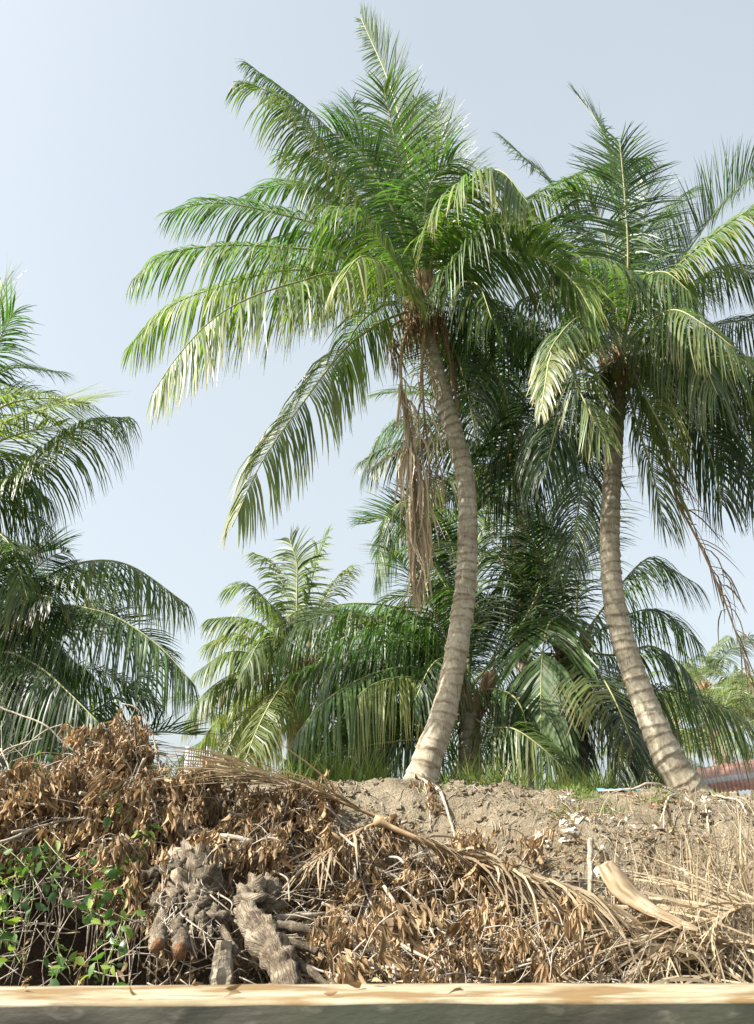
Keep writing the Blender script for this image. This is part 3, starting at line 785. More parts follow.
# palms at the left edge of the view
base = at(-75, 790, 11.6); base.z = ground_z(base.x, base.y); cr = at(-62, 490, 11.6)
pl = tag(empty('coconut_palm', base), 'coconut palm whose upper fronds reach in from the left edge, one glowing lime', 'palm tree', 'coconut palms at the left')
z = cr - base
trunk(pl, [Vector((0, 0, -.2)), z * .5, z], [(0, .22), (.3, .16), (1, .12)], .15, .2, 27, 18)
crown_heart(pl, z, .14, 28, 20, .5, .6)
C = (-60, 482, 0)
for path, kw in [
    ([C, (0, 484, -.3), (53, 445, -.6), (90, 421, -.8), (128, 417, -.9)], dict(dr=.85, L=.8, lt=.5, yel=.05, tip=.2)),
    ([C, (-30, 445, -.4), (0, 424, -.8), (40, 410, -1.1), (88, 400, -1.3)], dict(dr=.1, L=.8, lt=.75, yel=.10, lift=.1, roll=.6, mats=[M_PALELEAF, M_RACHIS])),
    ([C, (-40, 420, 0), (-18, 350, .2), (2, 285, .3)], dict(dr=.15, L=.8, lt=.35, lift=.25, roll=.1, yel=.04)),
    ([C, (-35, 410, .5), (5, 370, .8), (60, 372, 1.0)], dict(dr=.35, L=.65, lt=.55, lift=.3)),
    ([C, (-20, 495, .4), (15, 505, .6), (48, 528, .7)], dict(dr=.6, L=.75, lt=.3)),
    ([C, (-30, 470, .3), (10, 455, .6), (45, 470, .8)], dict(dr=.6, L=.75, lt=.35)),
    ([C, (-20, 520, -.5), (10, 545, -.8), (28, 600, -.9)], dict(dr=.8, L=.85, lt=.6, yel=.1, tip=.15)),
    ([C, (-45, 540, -.6), (-20, 590, -.9), (-5, 650, -1.0)], dict(dr=.8, L=.85, lt=.45)),
    ([C, (-38, 415, -.2), (-12, 360, -.3), (14, 312, -.3)], dict(dr=.25, L=.8, lt=.55, lift=.1, roll=.3)),
    ([C, (-30, 440, .2), (8, 398, .4), (48, 392, .5)], dict(dr=.4, L=.8, lt=.5)),
    ([C, (-25, 455, -.5), (12, 436, -.9), (62, 424, -1.2)], dict(dr=.3, L=.8, lt=.8, yel=.06, mats=[M_PALELEAF, M_RACHIS])),
    ([C, (-28, 440, -.2), (0, 408, -.5), (42, 398, -.8), (88, 404, -1.0)], dict(dr=.35, L=.85, lt=.6, yel=.04, lift=.1, mats=[M_PALELEAF, M_RACHIS])),
    ([C, (-20, 480, .5), (14, 478, .8), (50, 500, 1.0)], dict(dr=.7, L=.85, lt=.35)),
]: frond(pl, path, 11.6, **kw)
random_fronds(pl, cr, 10, .8, 61, 0, 90, (1.6, 4.7))

base = at(-25, 790, 12.6); base.z = ground_z(base.x, base.y); cr = at(-25, 672, 12.6)
pm = tag(empty('coconut_palm', base), 'low spreading palm at the left edge with drooping comb-like fronds over the brush', 'palm tree', 'coconut palms at the left')
z = cr - base
trunk(pm, [Vector((0, 0, -.2)), z * .5, z], [(0, .3), (1, .2)], .12, .3, 29, 16)
crown_heart(pm, z, .2, 30, 20, .5, .5)
C = (-22, 665, 0)
for path, kw in [
    ([C, (15, 605, -.4), (50, 575, -.7), (92, 561, -1.0), (133, 567, -1.2), (188, 605, -1.4)], dict(dr=.9, L=.8, lt=.6, yel=.05, tip=.15)),
    ([C, (20, 622, -.8), (60, 606, -1.2), (90, 609, -1.5), (120, 619, -1.7), (160, 647, -1.9), (192, 682, -2.0)], dict(dr=1.0, L=.85, lt=.5)),
    ([C, (5, 652, -1.0), (38, 666, -1.6), (68, 692, -2.0), (100, 724, -2.2)], dict(dr=.95, L=.95, lt=.25, rib=.03)),
    ([C, (10, 640, .4), (45, 640, .8), (80, 670, 1.1)], dict(dr=.7, L=.9, lt=.75)),
    ([C, (0, 600, .6), (25, 560, 1.0), (60, 548, 1.2)], dict(dr=.2, L=.75, lt=.5, lift=.6)),
    ([C, (30, 690, .2), (80, 715, .4), (130, 685, .6), (165, 655, .7)], dict(dr=.6, L=.8, lt=.4)),
    ([C, (10, 690, -.3), (40, 715, -.5), (62, 760, -.5)], dict(dr=.8, L=.9, lt=.5)),
    ([C, (15, 655, .8), (60, 655, 1.2), (110, 690, 1.4)], dict(dr=.75, L=.9, lt=.8)),
    ([C, (0, 630, -.3), (18, 610, -.5), (40, 640, -.6)], dict(dr=.9, L=.8, lt=.55)),
    ([C, (20, 640, 1.0), (70, 610, 1.6), (125, 590, 2.0)], dict(dr=.5, L=.85, lt=.55)),
    ([C, (-5, 690, -.8), (12, 720, -1.1), (22, 765, -1.2)], dict(dr=.8, L=.8, lt=.2)),
]: frond(pm, path, 12.6, **kw)
random_fronds(pm, cr, 8, .75, 71, 0, 90, (-1.2, 1.3))

# small seedling palm whose leaf shows over the brush
base = land(118, 12.4)
ps = tag(empty('palm_seedling', base), 'small palm seedling poking over the dry brush, one blue-green leaf fanned right', 'palm tree')
C = (112, 790, 0)
for path, kw in [
    ([C, (125, 755, -.1), (150, 733, -.2), (196, 735, -.3)], dict(dr=.1, lift=.5)),
    ([C, (120, 760, .1), (110, 738, .2), (88, 735, .3)], dict(dr=.4)),
    ([C, (116, 760, .1), (118, 740, .2), (120, 728, .2)], dict(dr=.3)),
]: frond(ps, path, 12.4, L=.55, n=30, lt=.45, **kw)

# far palms at the right and their neighbours
for i, (cx, cy, Yf, lab) in enumerate([
    (704, 690, 34, 'far sunlit palm with a spiky crown, seen past the sweeping right trunk'),
    (672, 728, 30, 'far palm partly hidden behind the sweeping foot of the right trunk'),
    (764, 700, 30, 'far pale palm cut off by the right edge of the view'),
    (738, 715, 36, 'small far pale palm near the right edge, behind its larger neighbour'),
    (722, 742, 28, 'far low palm just above the red tin roof'),
    (648, 745, 40, 'small far palm tucked close against the right trunk'),
    (240, 742, 30, 'far low palm near the pale lattice fence'),
]):
    cr = at(cx, cy, Yf); base = Vector((cr.x + .3, Yf, ground_z(cr.x, Yf)))
    back_palm(lab, cr, base, .15, 11 if i in (1, 2, 3, 4) else 15, .72, 100 + i, 'far palms', -20, 90, pr=pale)  # pale leaves: distance haze put into the leaf colour

# lime-green broadleaf tree at the right edge
def broadleaf(label, c, rad, base, seed, n, lf, group=None, lt=.8):
    t = tag(empty('broadleaf_tree', base), label, 'tree', group)
    rng = random.Random(seed); mb = MB(); z = c - base
    mb.tube(spline([Vector((0, 0, -.2)), z * .5 + Vector((.1, 0, 0)), z], 8)[0], [.13, .12, .11, .10, .09, .08, .06, .05, .04], 8)
    limbs = []
    for i in range(14):
        d = Vector((rng.gauss(0, 1), rng.gauss(0, 1), rng.gauss(.3, .8))).normalized()
        e = z + Vector((d.x * rad.x, d.y * rad.y, d.z * rad.z)) * rng.uniform(.6, 1)
        s = z * rng.uniform(.6, .95); limbs.append((s, e))
        mb.tube(spline([s, s.lerp(e, .5) + Vector((0, 0, .15)), e], 6)[0], [.04, .035, .03, .025, .02, .015, .01], 5)
    mb.build('trunk', [M_TWIG], t)
    mb = MB()
    for s, e in limbs:
        for j in range(n // 14):
            q = s.lerp(e, rng.uniform(.35, 1.1)) + Vector((rng.gauss(0, .28), rng.gauss(0, .28), rng.gauss(0, .22)))
            leaf(mb, q, Vector((rng.gauss(0, 1), rng.gauss(0, 1), rng.gauss(-.5, .6))), lf * rng.uniform(.7, 1.2), lf * .5, rng, (clamp(lt + rng.gauss(0, .2)), clamp(rng.gauss(.15, .15)), 0))
    mb.build('crown', [M_VINE], t)
    return t
def leaf(mb, p, d, L, w, rng, c, curl=.3, fold=.25, mi=0):
    """one flat pointed leaf, slightly folded along its midrib"""
    d = d.normalized(); s = d.cross(Vector((rng.gauss(0, 1), rng.gauss(0, 1), rng.gauss(0, 1))))
    s = s.normalized() if s.length > 1e-4 else d.orthogonal()
    n = d.cross(s); rows = []
    for q, k in ((0, .08), (.3, .9), (.6, .85), (1, .05)):
        m = p + d * L * q + n * (-curl * L * q * q)
        a = mb.vert(m - s * w * k * .5 + n * fold * w * k, c); b = mb.vert(m, c); e = mb.vert(m + s * w * k * .5 + n * fold * w * k, c)
        if rows:
            r = rows[-1]
            mb.face((r[0], r[1], b, a), mi); mb.face((r[1], r[2], e, b), mi)
        rows.append((a, b, e))
cr = at(20, 722, 15.5); base = Vector((cr.x, 15.5, 1.7))
broadleaf('bright green leafy bush glowing behind the low left palm', cr, Vector((2.2, .8, 1.1)), base, 6, 3000, .16, lt=.7)

# ------------------------------------------------------------------ shed with red tin roof, fence, tarp
shed = tag(empty('shed', (0, 0, 0)), 'low shed with a rusty red corrugated tin roof behind the right palm', 'shed')
def tin_material():
    m, nt, out = newmat('rusty_tin')
    v = coords(nt, 'UV')
    n = nz(nt, 2.2, 5, coords(nt))
    c = mix(nt, ramp(nt, n, [(0.3, 0.0), (0.7, 1.0)]), (0.42, 0.17, 0.10), (0.58, 0.33, 0.24))
    wv = nt.nodes.new('ShaderNodeTexWave'); wv.bands_direction = 'Y'; wv.inputs['Scale'].default_value = 0.14; wv.inputs['Distortion'].default_value = 1.2
    nt.links.new(v, wv.inputs['Vector'])
    c = mix(nt, ramp(nt, wv.outputs[1], [(0.82, 0.0), (0.88, 0.85)]), c, (0.62, 0.55, 0.52))
    p = nd(nt, 'ShaderNodeBsdfPrincipled', Roughness=0.6); nt.links.new(c, p.inputs['Base Color'])
    nt.links.new(p.outputs[0], out.inputs[0]); return m
M_TIN = tin_material()
A, B_ = at(693, 769, 17.2), at(800, 752, 17.2)
Cc, D = at(704, 793, 14.4), at(800, 783, 14.4)
mb = MB(); NX = 90
for j in range(2):
    for k in range(2):
        for i in range(NX + 1):
            t = i / NX
            p = (A if k else Cc).lerp(B_ if k else D, t) + Vector((0, 0, .012 * math.sin(i * 1.6) - .02 * j))
            mb.vert(p, uv=(t * 9, k * 3))
S = NX + 1
for i in range(NX):
    mb.face((i, i + 1, S + i + 1, S + i)); mb.face((2 * S + i, 3 * S + i, 3 * S + i + 1, 2 * S + i + 1))
    mb.face((i, 2 * S + i, 2 * S + i + 1, i + 1)); mb.face((S + i, S + i + 1, 3 * S + i + 1, 3 * S + i))
mb.build('roof', [M_TIN], shed)
M_PLANK = simple('grey_board', (0.13, 0.10, 0.075), (0.26, 0.21, 0.16), 4, .85, .3, (1, 1, 8))
mb = MB()
mb.box(Cc.x + .25, D.x - .2, 14.7, 14.8, 1.6, Cc.z - .02)
mb.box(Cc.x + .25, Cc.x + .35, 14.8, 16.9, 1.6, Cc.z + .05)
mb.build('wall', [M_PLANK], shed)

fence = tag(empty('lattice_fence', (0, 0, 0)), 'pale wire-lattice fence far behind the brush, left of the bushy palm', 'fence')
M_WHITE = simple('white_paint', (.42, .42, .45), (.58, .58, .62), 8, .6, .1)
f0, f1 = at(188, 750, 20.5), at(250, 750, 20.5)
for i in range(4):
    mb = MB(); x = lerp(f0.x, f1.x, i / 3); mb.box(x - .05, x + .05, 20.45, 20.55, 1.6, f0.z + .08); mb.build('post', [M_WHITE], fence)
mb = MB(); zt = f0.z; k = 0
for i in range(26):
    x = lerp(f0.x, f1.x, (i + .5) / 26); mb.box(x - .007, x + .007, 20.40, 20.42, 1.9, zt)
for i in range(9):
    zz = 1.95 + (zt - 2.0) * i / 8; mb.box(f0.x, f1.x, 20.425, 20.445, zz - .012, zz + .012)
mb.build('lattice_panel', [M_WHITE], fence)

M_BLUE = simple('blue_plastic', (.06, .25, .32), (.20, .42, .46), 5, .45, .2)
rng = random.Random(12); mb = MB(); c0, c1 = at(596, 789, 10.9), at(644, 789, 10.9)
gz = ground_z((c0.x + c1.x) / 2, 10.9) + .01
for j in range(7):
    for i in range(22):
        x = lerp(c0.x, c1.x, i / 21); y = 10.8 + j * .05
        mb.vert((x, y, gz + .045 * math.sin(math.pi * j / 6) ** .6 * (0.8 + .5 * noise.noise(Vector((x * 5, y * 5, 2)))) + .02 * noise.noise(Vector((x * 13, y * 9, 3)))))
for j in range(6):
    for i in range(21): a = j * 22 + i; mb.face((a, a + 1, a + 23, a + 22))
tag(mb.build('plastic_sheet', [M_BLUE]), 'crumpled turquoise plastic sheet lying on the crest beside the right trunk', 'tarp')

# ------------------------------------------------------------------ grass
def blade(mb, p, h, lean, w, rng, c, bend=.6):
    d = Vector((lean.x, lean.y, 1)).normalized(); s = Vector((rng.gauss(0, 1), rng.gauss(0, .6), 0)).normalized()
    prev = None; q = p.copy()
    for j in range(4):
        ww = w * (1, .85, .5, .06)[j]
        cur = (mb.vert(q - s * ww * .5, c), mb.vert(q + s * ww * .5, c))
        if prev: mb.face((prev[0], prev[1], cur[1], cur[0]))
        prev = cur; q = q + d * h / 3
        d = (d + Vector((lean.x, lean.y, -.25)) * bend * (j + 1) / 3).normalized()
rng = random.Random(21); mb = MB()
def gpatch(px0, px1, Y0, Y1, n, h, green=.6, yel=.15):
    for _ in range(n):
        Y = rng.uniform(Y0, Y1); p = at(rng.uniform(px0, px1), 790, Y); p.z = ground_z(p.x, p.y) - .02
        if noise.noise(Vector((p.x * 2.2, p.y * 2.2, 7))) < rng.uniform(-.25, .2): continue
        blade(mb, p, h * rng.choice((.3, .5, .7, .9, 1.3)) * rng.uniform(.7, 1.1), Vector((rng.gauss(0, .38), rng.gauss(0, .38), 0)), rng.uniform(.010, .022), rng,
              (clamp(green + rng.gauss(0, .2)), clamp(yel + rng.gauss(0, .15)), 1.0 if rng.random() < .06 else 0))
gpatch(440, 610, 11.3, 13.5, 3600, .42)
gpatch(520, 600, 11.0, 12, 900, .28, .7, .2)
gpatch(300, 410, 11.9, 14, 3800, .62, .7, .1)
gpatch(600, 690, 11.5, 13, 900, .45, .5, .3)
gpatch(700, 765, 10.7, 11.5, 500, .12, .5, .4)
gpatch(-10, 300, 10.5, 13, 1600, .5, .5, .2)
gpatch(150, 290, 14, 17, 1400, .7, .5, .35)
for (cx, cy, Y, n) in [(575, 792, 10.7, 260), (588, 806, 10.2, 80), (605, 817, 9.9, 60), (655, 803, 10.3, 110), (560, 822, 9.7, 40), (438, 800, 10.4, 20), (660, 815, 9.95, 30)]:
    for _ in range(n):
        p = at(cx, cy, Y); p.x += rng.gauss(0, .11); p.y += rng.gauss(0, .08); p.z = ground_z(p.x, p.y)
        blade(mb, p, rng.uniform(.03, .12), Vector((rng.gauss(0, .5), rng.gauss(0, .5), 0)), .012, rng, (clamp(.7 + rng.gauss(0, .2)), .1, 0))
tag(mb.build('grass', [M_GRASS]), 'green grass growing along the crest', kind='stuff')

# ------------------------------------------------------------------ the brush heap on the bank
TOP = [(-20, 748), (0, 742), (50, 758), (90, 765), (110, 735), (130, 722), (150, 745), (180, 765), (230, 782), (300, 800), (350, 812), (400, 828), (440, 850), (500, 872), (560, 895), (610, 925), (760, 935)]
def heap(px, py, jit=0.0, rng=random):
    top = table(TOP, px); t = clamp((985 - py) / (985 - top))
    Y = lerp(7.05, 9.1 + .3 * sstep(150, 450, px), t)
    p = at(px, py, Y)
    while Y > 6.6 and p.z < ground_z(p.x, p.y) + 0.04:
        Y -= 0.06; p = at(px, py, Y)
    return at(px, py, Y + rng.uniform(-jit, jit))

def bunch(mb, p, rng, n, L, spread, lt, hangdir=Vector((0, 0, -1))):
    """withered leaves hanging in a bunch from one twig end"""
    for _ in range(n):
        d = (hangdir + Vector((rng.gauss(0, spread), rng.gauss(0, spread), rng.gauss(0, .15)))).normalized()
        q = p + Vector((rng.gauss(0, .035), rng.gauss(0, .035), rng.uniform(-.12, .06)))
        l = L * rng.uniform(.6, 1.25)
        c = (clamp(lt + rng.gauss(0, .24)), clamp(rng.gauss(0, .12)), clamp(rng.gauss(.08, .28)))
        leaf(mb, q, d, l, l * rng.uniform(.20, .36), rng, c, curl=rng.gauss(.05, .38), fold=rng.uniform(.4, 1.3))
def make_dead_branch(seed, Ln, hang):
    rng = random.Random(seed); ms, ml = MB(), MB()
    p = Vector((-Ln / 2, 0, 0)); pts = [p.copy()]; d = Vector((1, rng.gauss(0, .2), rng.gauss(.1, .2)))
    for i in range(8):
        d = (d + Vector((0, rng.gauss(0, .25), rng.gauss(-.03, .22)))).normalized()
        p = p + d * Ln / 8; pts.append(p.copy())
    P, _ = spline(pts, 24)
    ms.tube(P, [lerp(.016, .005, i / 24) for i in range(25)], 6, 0)
    for k in range(11):
        s = P[rng.randint(2, 24)]
        e = s + Vector((rng.gauss(0, .16), rng.gauss(-.05, .16), rng.uniform(-.22, .16)))
        m = s.lerp(e, .5) + Vector((0, 0, .05))
        ms.tube(spline([s, m, e], 5)[0], [.006, .006, .005, .005, .004, .003], 4)
        lt = rng.uniform(.4, .95)
        for q in (e, s.lerp(e, .6)):
            bunch(ml, q, rng, hang, rng.choice((.05, .07, .09, .11, .13)), .26, lt)
    st = ms.mesh('dead_branch', [M_TWIG]); fo = ml.mesh('withered_leaves', [M_DEADLEAF])
    return st, fo
BR = [make_dead_branch(200 + i, random.Random(i).uniform(.7, 1.2), 15) for i in range(9)]
rng = random.Random(33)
BRGROUP = 'leafy dead branches of the brush heap'
spots = []
def place_branch(px, py, tilt=None, scale=1.0, label=None):
    st, fo = BR[len(spots) % len(BR)]
    o = link('dead_branch', st); f = link('withered_foliage', fo, o)
    o.location = heap(px, py, .16, rng)
    o.rotation_euler = (rng.gauss(0, .25), rng.gauss(0, .3) if tilt is None else tilt, rng.uniform(0, 6.28))
    o.scale = [scale * rng.uniform(.85, 1.15)] * 3
    tag(o, label or 'tangled dead branch hung with curled brown leaves in the brush heap', 'dead branch', BRGROUP)
    spots.append((px, py))
tries = 0
while len(spots) < 150 and tries < 9000:
    tries += 1
    px = rng.uniform(-160, 610); py = rng.uniform(table(TOP, px) + 8, 978)
    if px < 150 and py > 835: continue
    if 135 < px < 345 and py > 868: continue
    if px < 0 and rng.random() < .4: continue
    if min([((px - a) / 1.2) ** 2 + (py - b) ** 2 for a, b in spots] or [1e9]) < 19 ** 2: continue
    place_branch(px, py)
for px, py in [(95, 775), (115, 755), (125, 740), (135, 728), (160, 765), (180, 785), (200, 790), (60, 780), (150, 790), (205, 805), (120, 800), (90, 800)]:
    place_branch(px, py + 8, scale=.85)
# single upright bunches on the crest line
def leaf_spray(label, pts, Y, n, L, seed, lt=.6):
    rng = random.Random(seed); ms, ml = MB(), MB()
    P, _ = spline([at(x, y, Y + d) for x, y, d in pts], 14); o = P[0].copy(); P = [p - o for p in P]
    ms.tube(P, [lerp(.013, .005, i / 14) for i in range(15)], 6)
    for i in range(n):
        s = P[rng.randint(3, 14)]
        bunch(ml, s + Vector((rng.gauss(0, .07), rng.gauss(0, .06), rng.gauss(0, .04))), rng, 7, L, .35, lt)
    r = tag(ms.build('dead_branch', [M_TWIG]), label, 'dead branch', BRGROUP); r.location = o
    ml.build('withered_foliage', [M_DEADLEAF], r)
leaf_spray('tallest withered spray rising above the heap in front of the left palms', [(85, 800, 0), (105, 765, 0), (122, 738, 0), (135, 716, 0)], 8.9, 44, .10, 1, .6)
leaf_spray('withered spray standing against the palm foot, leaves clinging to it', [(428, 850, -.9), (430, 820, -.6), (428, 800, -.4), (424, 782, -.2)], 10.5, 24, .11, 2, .5)
leaf_spray('short withered tuft at the crest beside the smooth earth mound', [(318, 800, 0), (320, 788, 0), (322, 777, 0)], 9.7, 12, .10, 3, .55)
leaf_spray('orange-brown hanging spray at the left end of the dry frond stalks', [(590, 925, -.2), (572, 905, 0), (562, 892, 0)], 7.9, 24, .11, 4, .75)
leaf_spray('withered spray by the fence side of the heap top', [(205, 800, 0), (203, 780, 0), (200, 765, 0)], 9.2, 16, .095, 5, .55)

# loose litter between the branches
rng = random.Random(44); mb = MB(); mt = MB()
for _ in range(1700):
    px = rng.uniform(-25, 620); py = rng.uniform(table(TOP, px) + 10, 990)
    if px < 150 and py > 860 and rng.random() < .8: continue
    p = heap(px, py) + Vector((0, rng.uniform(.0, .35), 0))
    d = Vector((rng.gauss(0, .6), rng.gauss(0, .5), rng.gauss(-.7, .4)))
    l = rng.uniform(.04, .11)
    leaf(mb, p, d, l, l * rng.uniform(.25, .45), rng, (clamp(rng.gauss(.4, .25)), 0, clamp(rng.gauss(.05, .2))), curl=rng.gauss(0, .3), fold=rng.uniform(.2, .8))
for _ in range(5200):
    x = rng.uniform(-1, 4.2); y = rng.uniform(7.4, 10.2)
    if noise.noise(Vector((x * 1.5, y * 1.5, 3))) < -.05 + .25 * sstep(8.8, 10, y): continue
    p = Vector((x, y, ground_z(x, y) + .01)); l = rng.uniform(.03, .10)
    leaf(mb, p, Vector((rng.gauss(0, 1), rng.gauss(0, 1), rng.gauss(.1, .3))), l, l * .35, rng, (clamp(rng.gauss(.5, .25)), clamp(rng.gauss(.1, .2)), clamp(rng.gauss(.05, .2))), curl=rng.gauss(0, .3))
tag(mb.build('leaf_litter', [M_DEADLEAF]), 'fallen brown leaves scattered through the brush and over the bank', kind='stuff')
for _ in range(1100):
    px = rng.uniform(-25, 660); py = rng.uniform(table(TOP, px) + 4, 990)
    if px < 150 and py > 850 and rng.random() < .5: continue
    p = heap(px, py, .2, rng); d = Vector((rng.gauss(0, 1), rng.gauss(0, .5), rng.gauss(-.1, .6))).normalized(); l = rng.uniform(.15, .6)
    m = p + d * l * .5 + Vector((0, 0, rng.uniform(-.05, .06)))
    mt.tube(spline([p, m, p + d * l], 5)[0], [.005, .005, .0045, .004, .003, .002], 4, 0)
tag(mt.build('twig_tangle', [M_TWIG]), 'thin grey twigs tangled through the brush', kind='stuff')

# ------------------------------------------------------------------ bare branches one can point to
def bare_branch(label, strands, name='bare_branch', mat=None, cat='branch', group='bare sticks in the brush', Yoff=0):
    """strands: (points, r0, r1); points in (x, y, depth offset) on the heap"""
    mb = MB(); org = None
    for pts, r0, r1 in strands:
        P = [heap(x, y) + Vector((0, -.22 + d + Yoff, 0)) for x, y, d in pts]
        P, _ = spline(P, max(10, 5 * len(pts)))
        if org is None: org = P[0].copy()
        n = len(P) - 1
        mb.tube([p - org + Vector((noise.noise(p * 6), 0, noise.noise(p * 6 + Vector((9, 0, 0))))) * .012 for p in P], [lerp(r0, r1, i / n) for i in range(n + 1)], 8, 0, rough=.25, rs=30)
    o = tag(mb.build(name, [mat or M_TWIG]), label, cat, group); o.location = org
    return o
bare_branch('forked grey branch standing upright in the middle of the heap', [
    ([(384, 886, 0), (396, 906, 0), (391, 931, 0), (395, 990, 0)], .017, .013), ([(396, 939, 0), (426, 956, -.02), (445, 970, 0), (450, 990, 0)], .012, .009),
    ([(391, 925, 0), (384, 930, .02), (370, 959, .02), (362, 970, .02)], .009, .006), ([(392, 964, -.02), (426, 967, -.03), (442, 956, -.02)], .009, .006)])
bare_branch('bowed pale branch arching right of the forked one', [
    ([(428, 925, 0), (437, 945, -.02), (445, 972, -.02)], .009, .007), ([(440, 948, 0), (452, 941, 0), (472, 939, 0)], .008, .005), ([(448, 958, 0), (470, 950, 0)], .006, .004)])
bare_branch('thick straight stick jutting from the heap above the stump', [([(175, 831, .1), (215, 836, 0), (256, 842, -.08)], .030, .026)])
bare_branch('short fat stick lying just above the stump', [([(180, 852, .05), (205, 857, 0), (229, 861, -.05)], .036, .028)])
bare_branch('pointed stick beside the knotted log', [([(280, 916, 0), (305, 914, -.03), (327, 912, 0)], .028, .012)])
bare_branch('curved stick sloping up to the right below the heap middle', [([(350, 958, 0), (368, 948, 0), (395, 943, 0)], .020, .014)])
bare_branch('long pale stick slanting across the left of the heap', [([(-20, 855, 0), (25, 838, 0), (52, 826, 0), (95, 818, 0)], .016, .011)])
bare_branch('grey stick lying level near the left edge', [([(-20, 806, 0), (20, 804, 0), (62, 807, 0)], .020, .013)])
bare_branch('thin branch slanting down from the top left corner of the heap', [([(-15, 700, .1), (20, 716, .1), (51, 728, 0), (84, 757, 0)], .011, .008)])
bare_branch('thin curved twig hooked over the tallest withered spray', [([(128, 708, 0), (142, 712, 0), (155, 731, 0), (167, 778, 0)], .008, .006)])
bare_branch('pale upright stub standing in the bank left of the dry sheath', [([(588, 840, .1), (586, 862, .05), (585, 880, .0), (584, 906, 0)], .030, .018)], mat=M_PALE)
bare_branch('tangle of looping grey stems near the left edge', [
    ([(8, 790, 0), (6, 765, 0), (20, 750, 0), (50, 742, 0)], .014, .009), ([(12, 780, 0), (30, 768, 0), (60, 770, 0), (90, 790, 0)], .010, .007), ([(5, 800, 0), (18, 778, 0), (10, 752, 0)], .010, .007),
    ([(30, 752, 0), (55, 733, 0), (70, 728, 0)], .010, .006)])
for i, (pts, lab) in enumerate([
    ([(275, 870, 0), (290, 880, 0), (292, 900, 0)], 'hooked thin stick above the pointed one'), ([(357, 850, 0), (362, 880, 0), (372, 905, 0)], 'thin stick hanging straight in the heap centre'),
    ([(400, 888, 0), (420, 905, 0), (432, 930, 0)], 'thin stick slanting from the top of the forked branch'), ([(300, 960, 0), (340, 972, 0), (375, 985, 0)], 'low thin stick sloping to the beam right of the log'),
    ([(500, 955, 0), (530, 962, 0), (560, 955, 0)], 'thin twig lying level low on the right of the heap'), ([(240, 800, 0), (290, 790, 0), (330, 800, 0)], 'slim stick lying along the crest of the heap'),
    ([(445, 905, 0), (470, 900, 0), (500, 908, 0)], 'slim arched stick right of the forked branch top'), ([(350, 930, 0), (342, 955, 0), (350, 985, 0)], 'thin upright stick left of the forked branch')]):
    bare_branch(lab, [(pts, .009, .006)])

# ------------------------------------------------------------------ stump and logs
def gnarl(mb, pts, radii, sides=14, rough=.35, mi=0, cap_mi=None, rs=9):
    P, _ = spline([Vector(p) for p in pts], 26)
    n = len(P) - 1
    mb.tube(P, [table([(i / (len(radii) - 1), r) for i, r in enumerate(radii)], k / n) for k in range(n + 1)], sides, mi, rough=rough, rs=rs, cap_mi=cap_mi)
def hq(x, y, d=0): return heap(x, y) + Vector((0, d, 0))
def hp(x, y, d=0):
    p = heap(x, y); return at(x, y, p.y - .28 + d)
so = hp(185, 900); stump = tag(empty('tree_stump', so), 'weathered upturned stump with two orange sawn root ends, low left in the heap', 'stump')
mb = MB(); rng = random.Random(5)
gnarl(mb, [hp(205, 845, .30) - so, hp(196, 868, .12) - so, hp(190, 900, .08) - so, hp(196, 940, .2) - so], [.10, .20, .22, .12], 26, .8, rs=13)
for i in range(62):
    x0, y0 = rng.gauss(190, 15), rng.uniform(850, 925)
    dx, dy = rng.gauss(0, 12), rng.uniform(-6, 30)
    r = rng.choice((.010, .014, .02, .03, .045)) * rng.uniform(.8, 1.2)
    z0 = -.02 - .14 * math.exp(-((x0 - 190) / 22) ** 2)
    gnarl(mb, [hp(x0, y0, z0 + .12) - so, hp(x0 + dx * .3 + rng.gauss(0, 3), y0 + dy * .4, z0 - rng.uniform(0, .09)) - so, hp(x0 + dx, y0 + dy, z0 + rng.uniform(-.05, .05)) - so], [r * rng.uniform(.7, 1), r * 1.2, r * rng.uniform(.4, 1.1)], 9, .9, rs=rng.uniform(14, 30))
mb.build('root_mass', [M_LOG], stump)
mt = MB()
for i in range(70):
    x0, y0 = rng.gauss(190, 17), rng.uniform(848, 930); z0 = -.12 - .10 * math.exp(-((x0 - 190) / 22) ** 2)
    P, _ = spline([hp(x0, y0, z0 + .06) - so, hp(x0 + rng.gauss(0, 7), y0 + rng.uniform(4, 16), z0 - rng.uniform(0, .08)) - so, hp(x0 + rng.gauss(0, 12), y0 + rng.uniform(12, 40), z0 + .03) - so], 10)
    r = rng.choice((.003, .004, .006, .009)); mt.tube(P, [lerp(r, r * .5, k / 10) for k in range(11)], 5)
mt.build('root_strands', [M_TWIG], stump)
for a, b, r in [((160, 922), (157, 946), .050), ((182, 926), (181, 950), .054)]:
    mb = MB(); rg = random.Random(int(a[0])); P0, P1 = hp(*a, .02) - so, hp(*b, -.36) - so
    gnarl(mb, [P0, P0.lerp(P1, .5), P1], [r, r * 1.1, r], 16, .5, 0, 1, 15)
    mb.build('sawn_root', [M_LOG, M_CUT], stump)
mb = MB(); gnarl(mb, [hp(222, 928, -.2) - so, hp(236, 952, -.27) - so], [.03, .026], 9, .3, 0); mb.build('sawn_root', [M_LOG], stump)
lo = hp(270, 920); log = tag(empty('driftwood_log', lo), 'knotted driftwood log with mossy bark leaning down to the beam', 'log')
mb = MB()
gnarl(mb, [hp(238, 905, .1) - lo, hp(256, 898, -.1) - lo, hp(275, 888, -.1) - lo], [.07, .13, .08], 22, .9, rs=16)
gnarl(mb, [hp(245, 912, -.05) - lo, hp(262, 935, -.14) - lo, hp(278, 958, -.14) - lo, hp(292, 998, -.1) - lo], [.10, .115, .10, .085], 22, .55, rs=14)
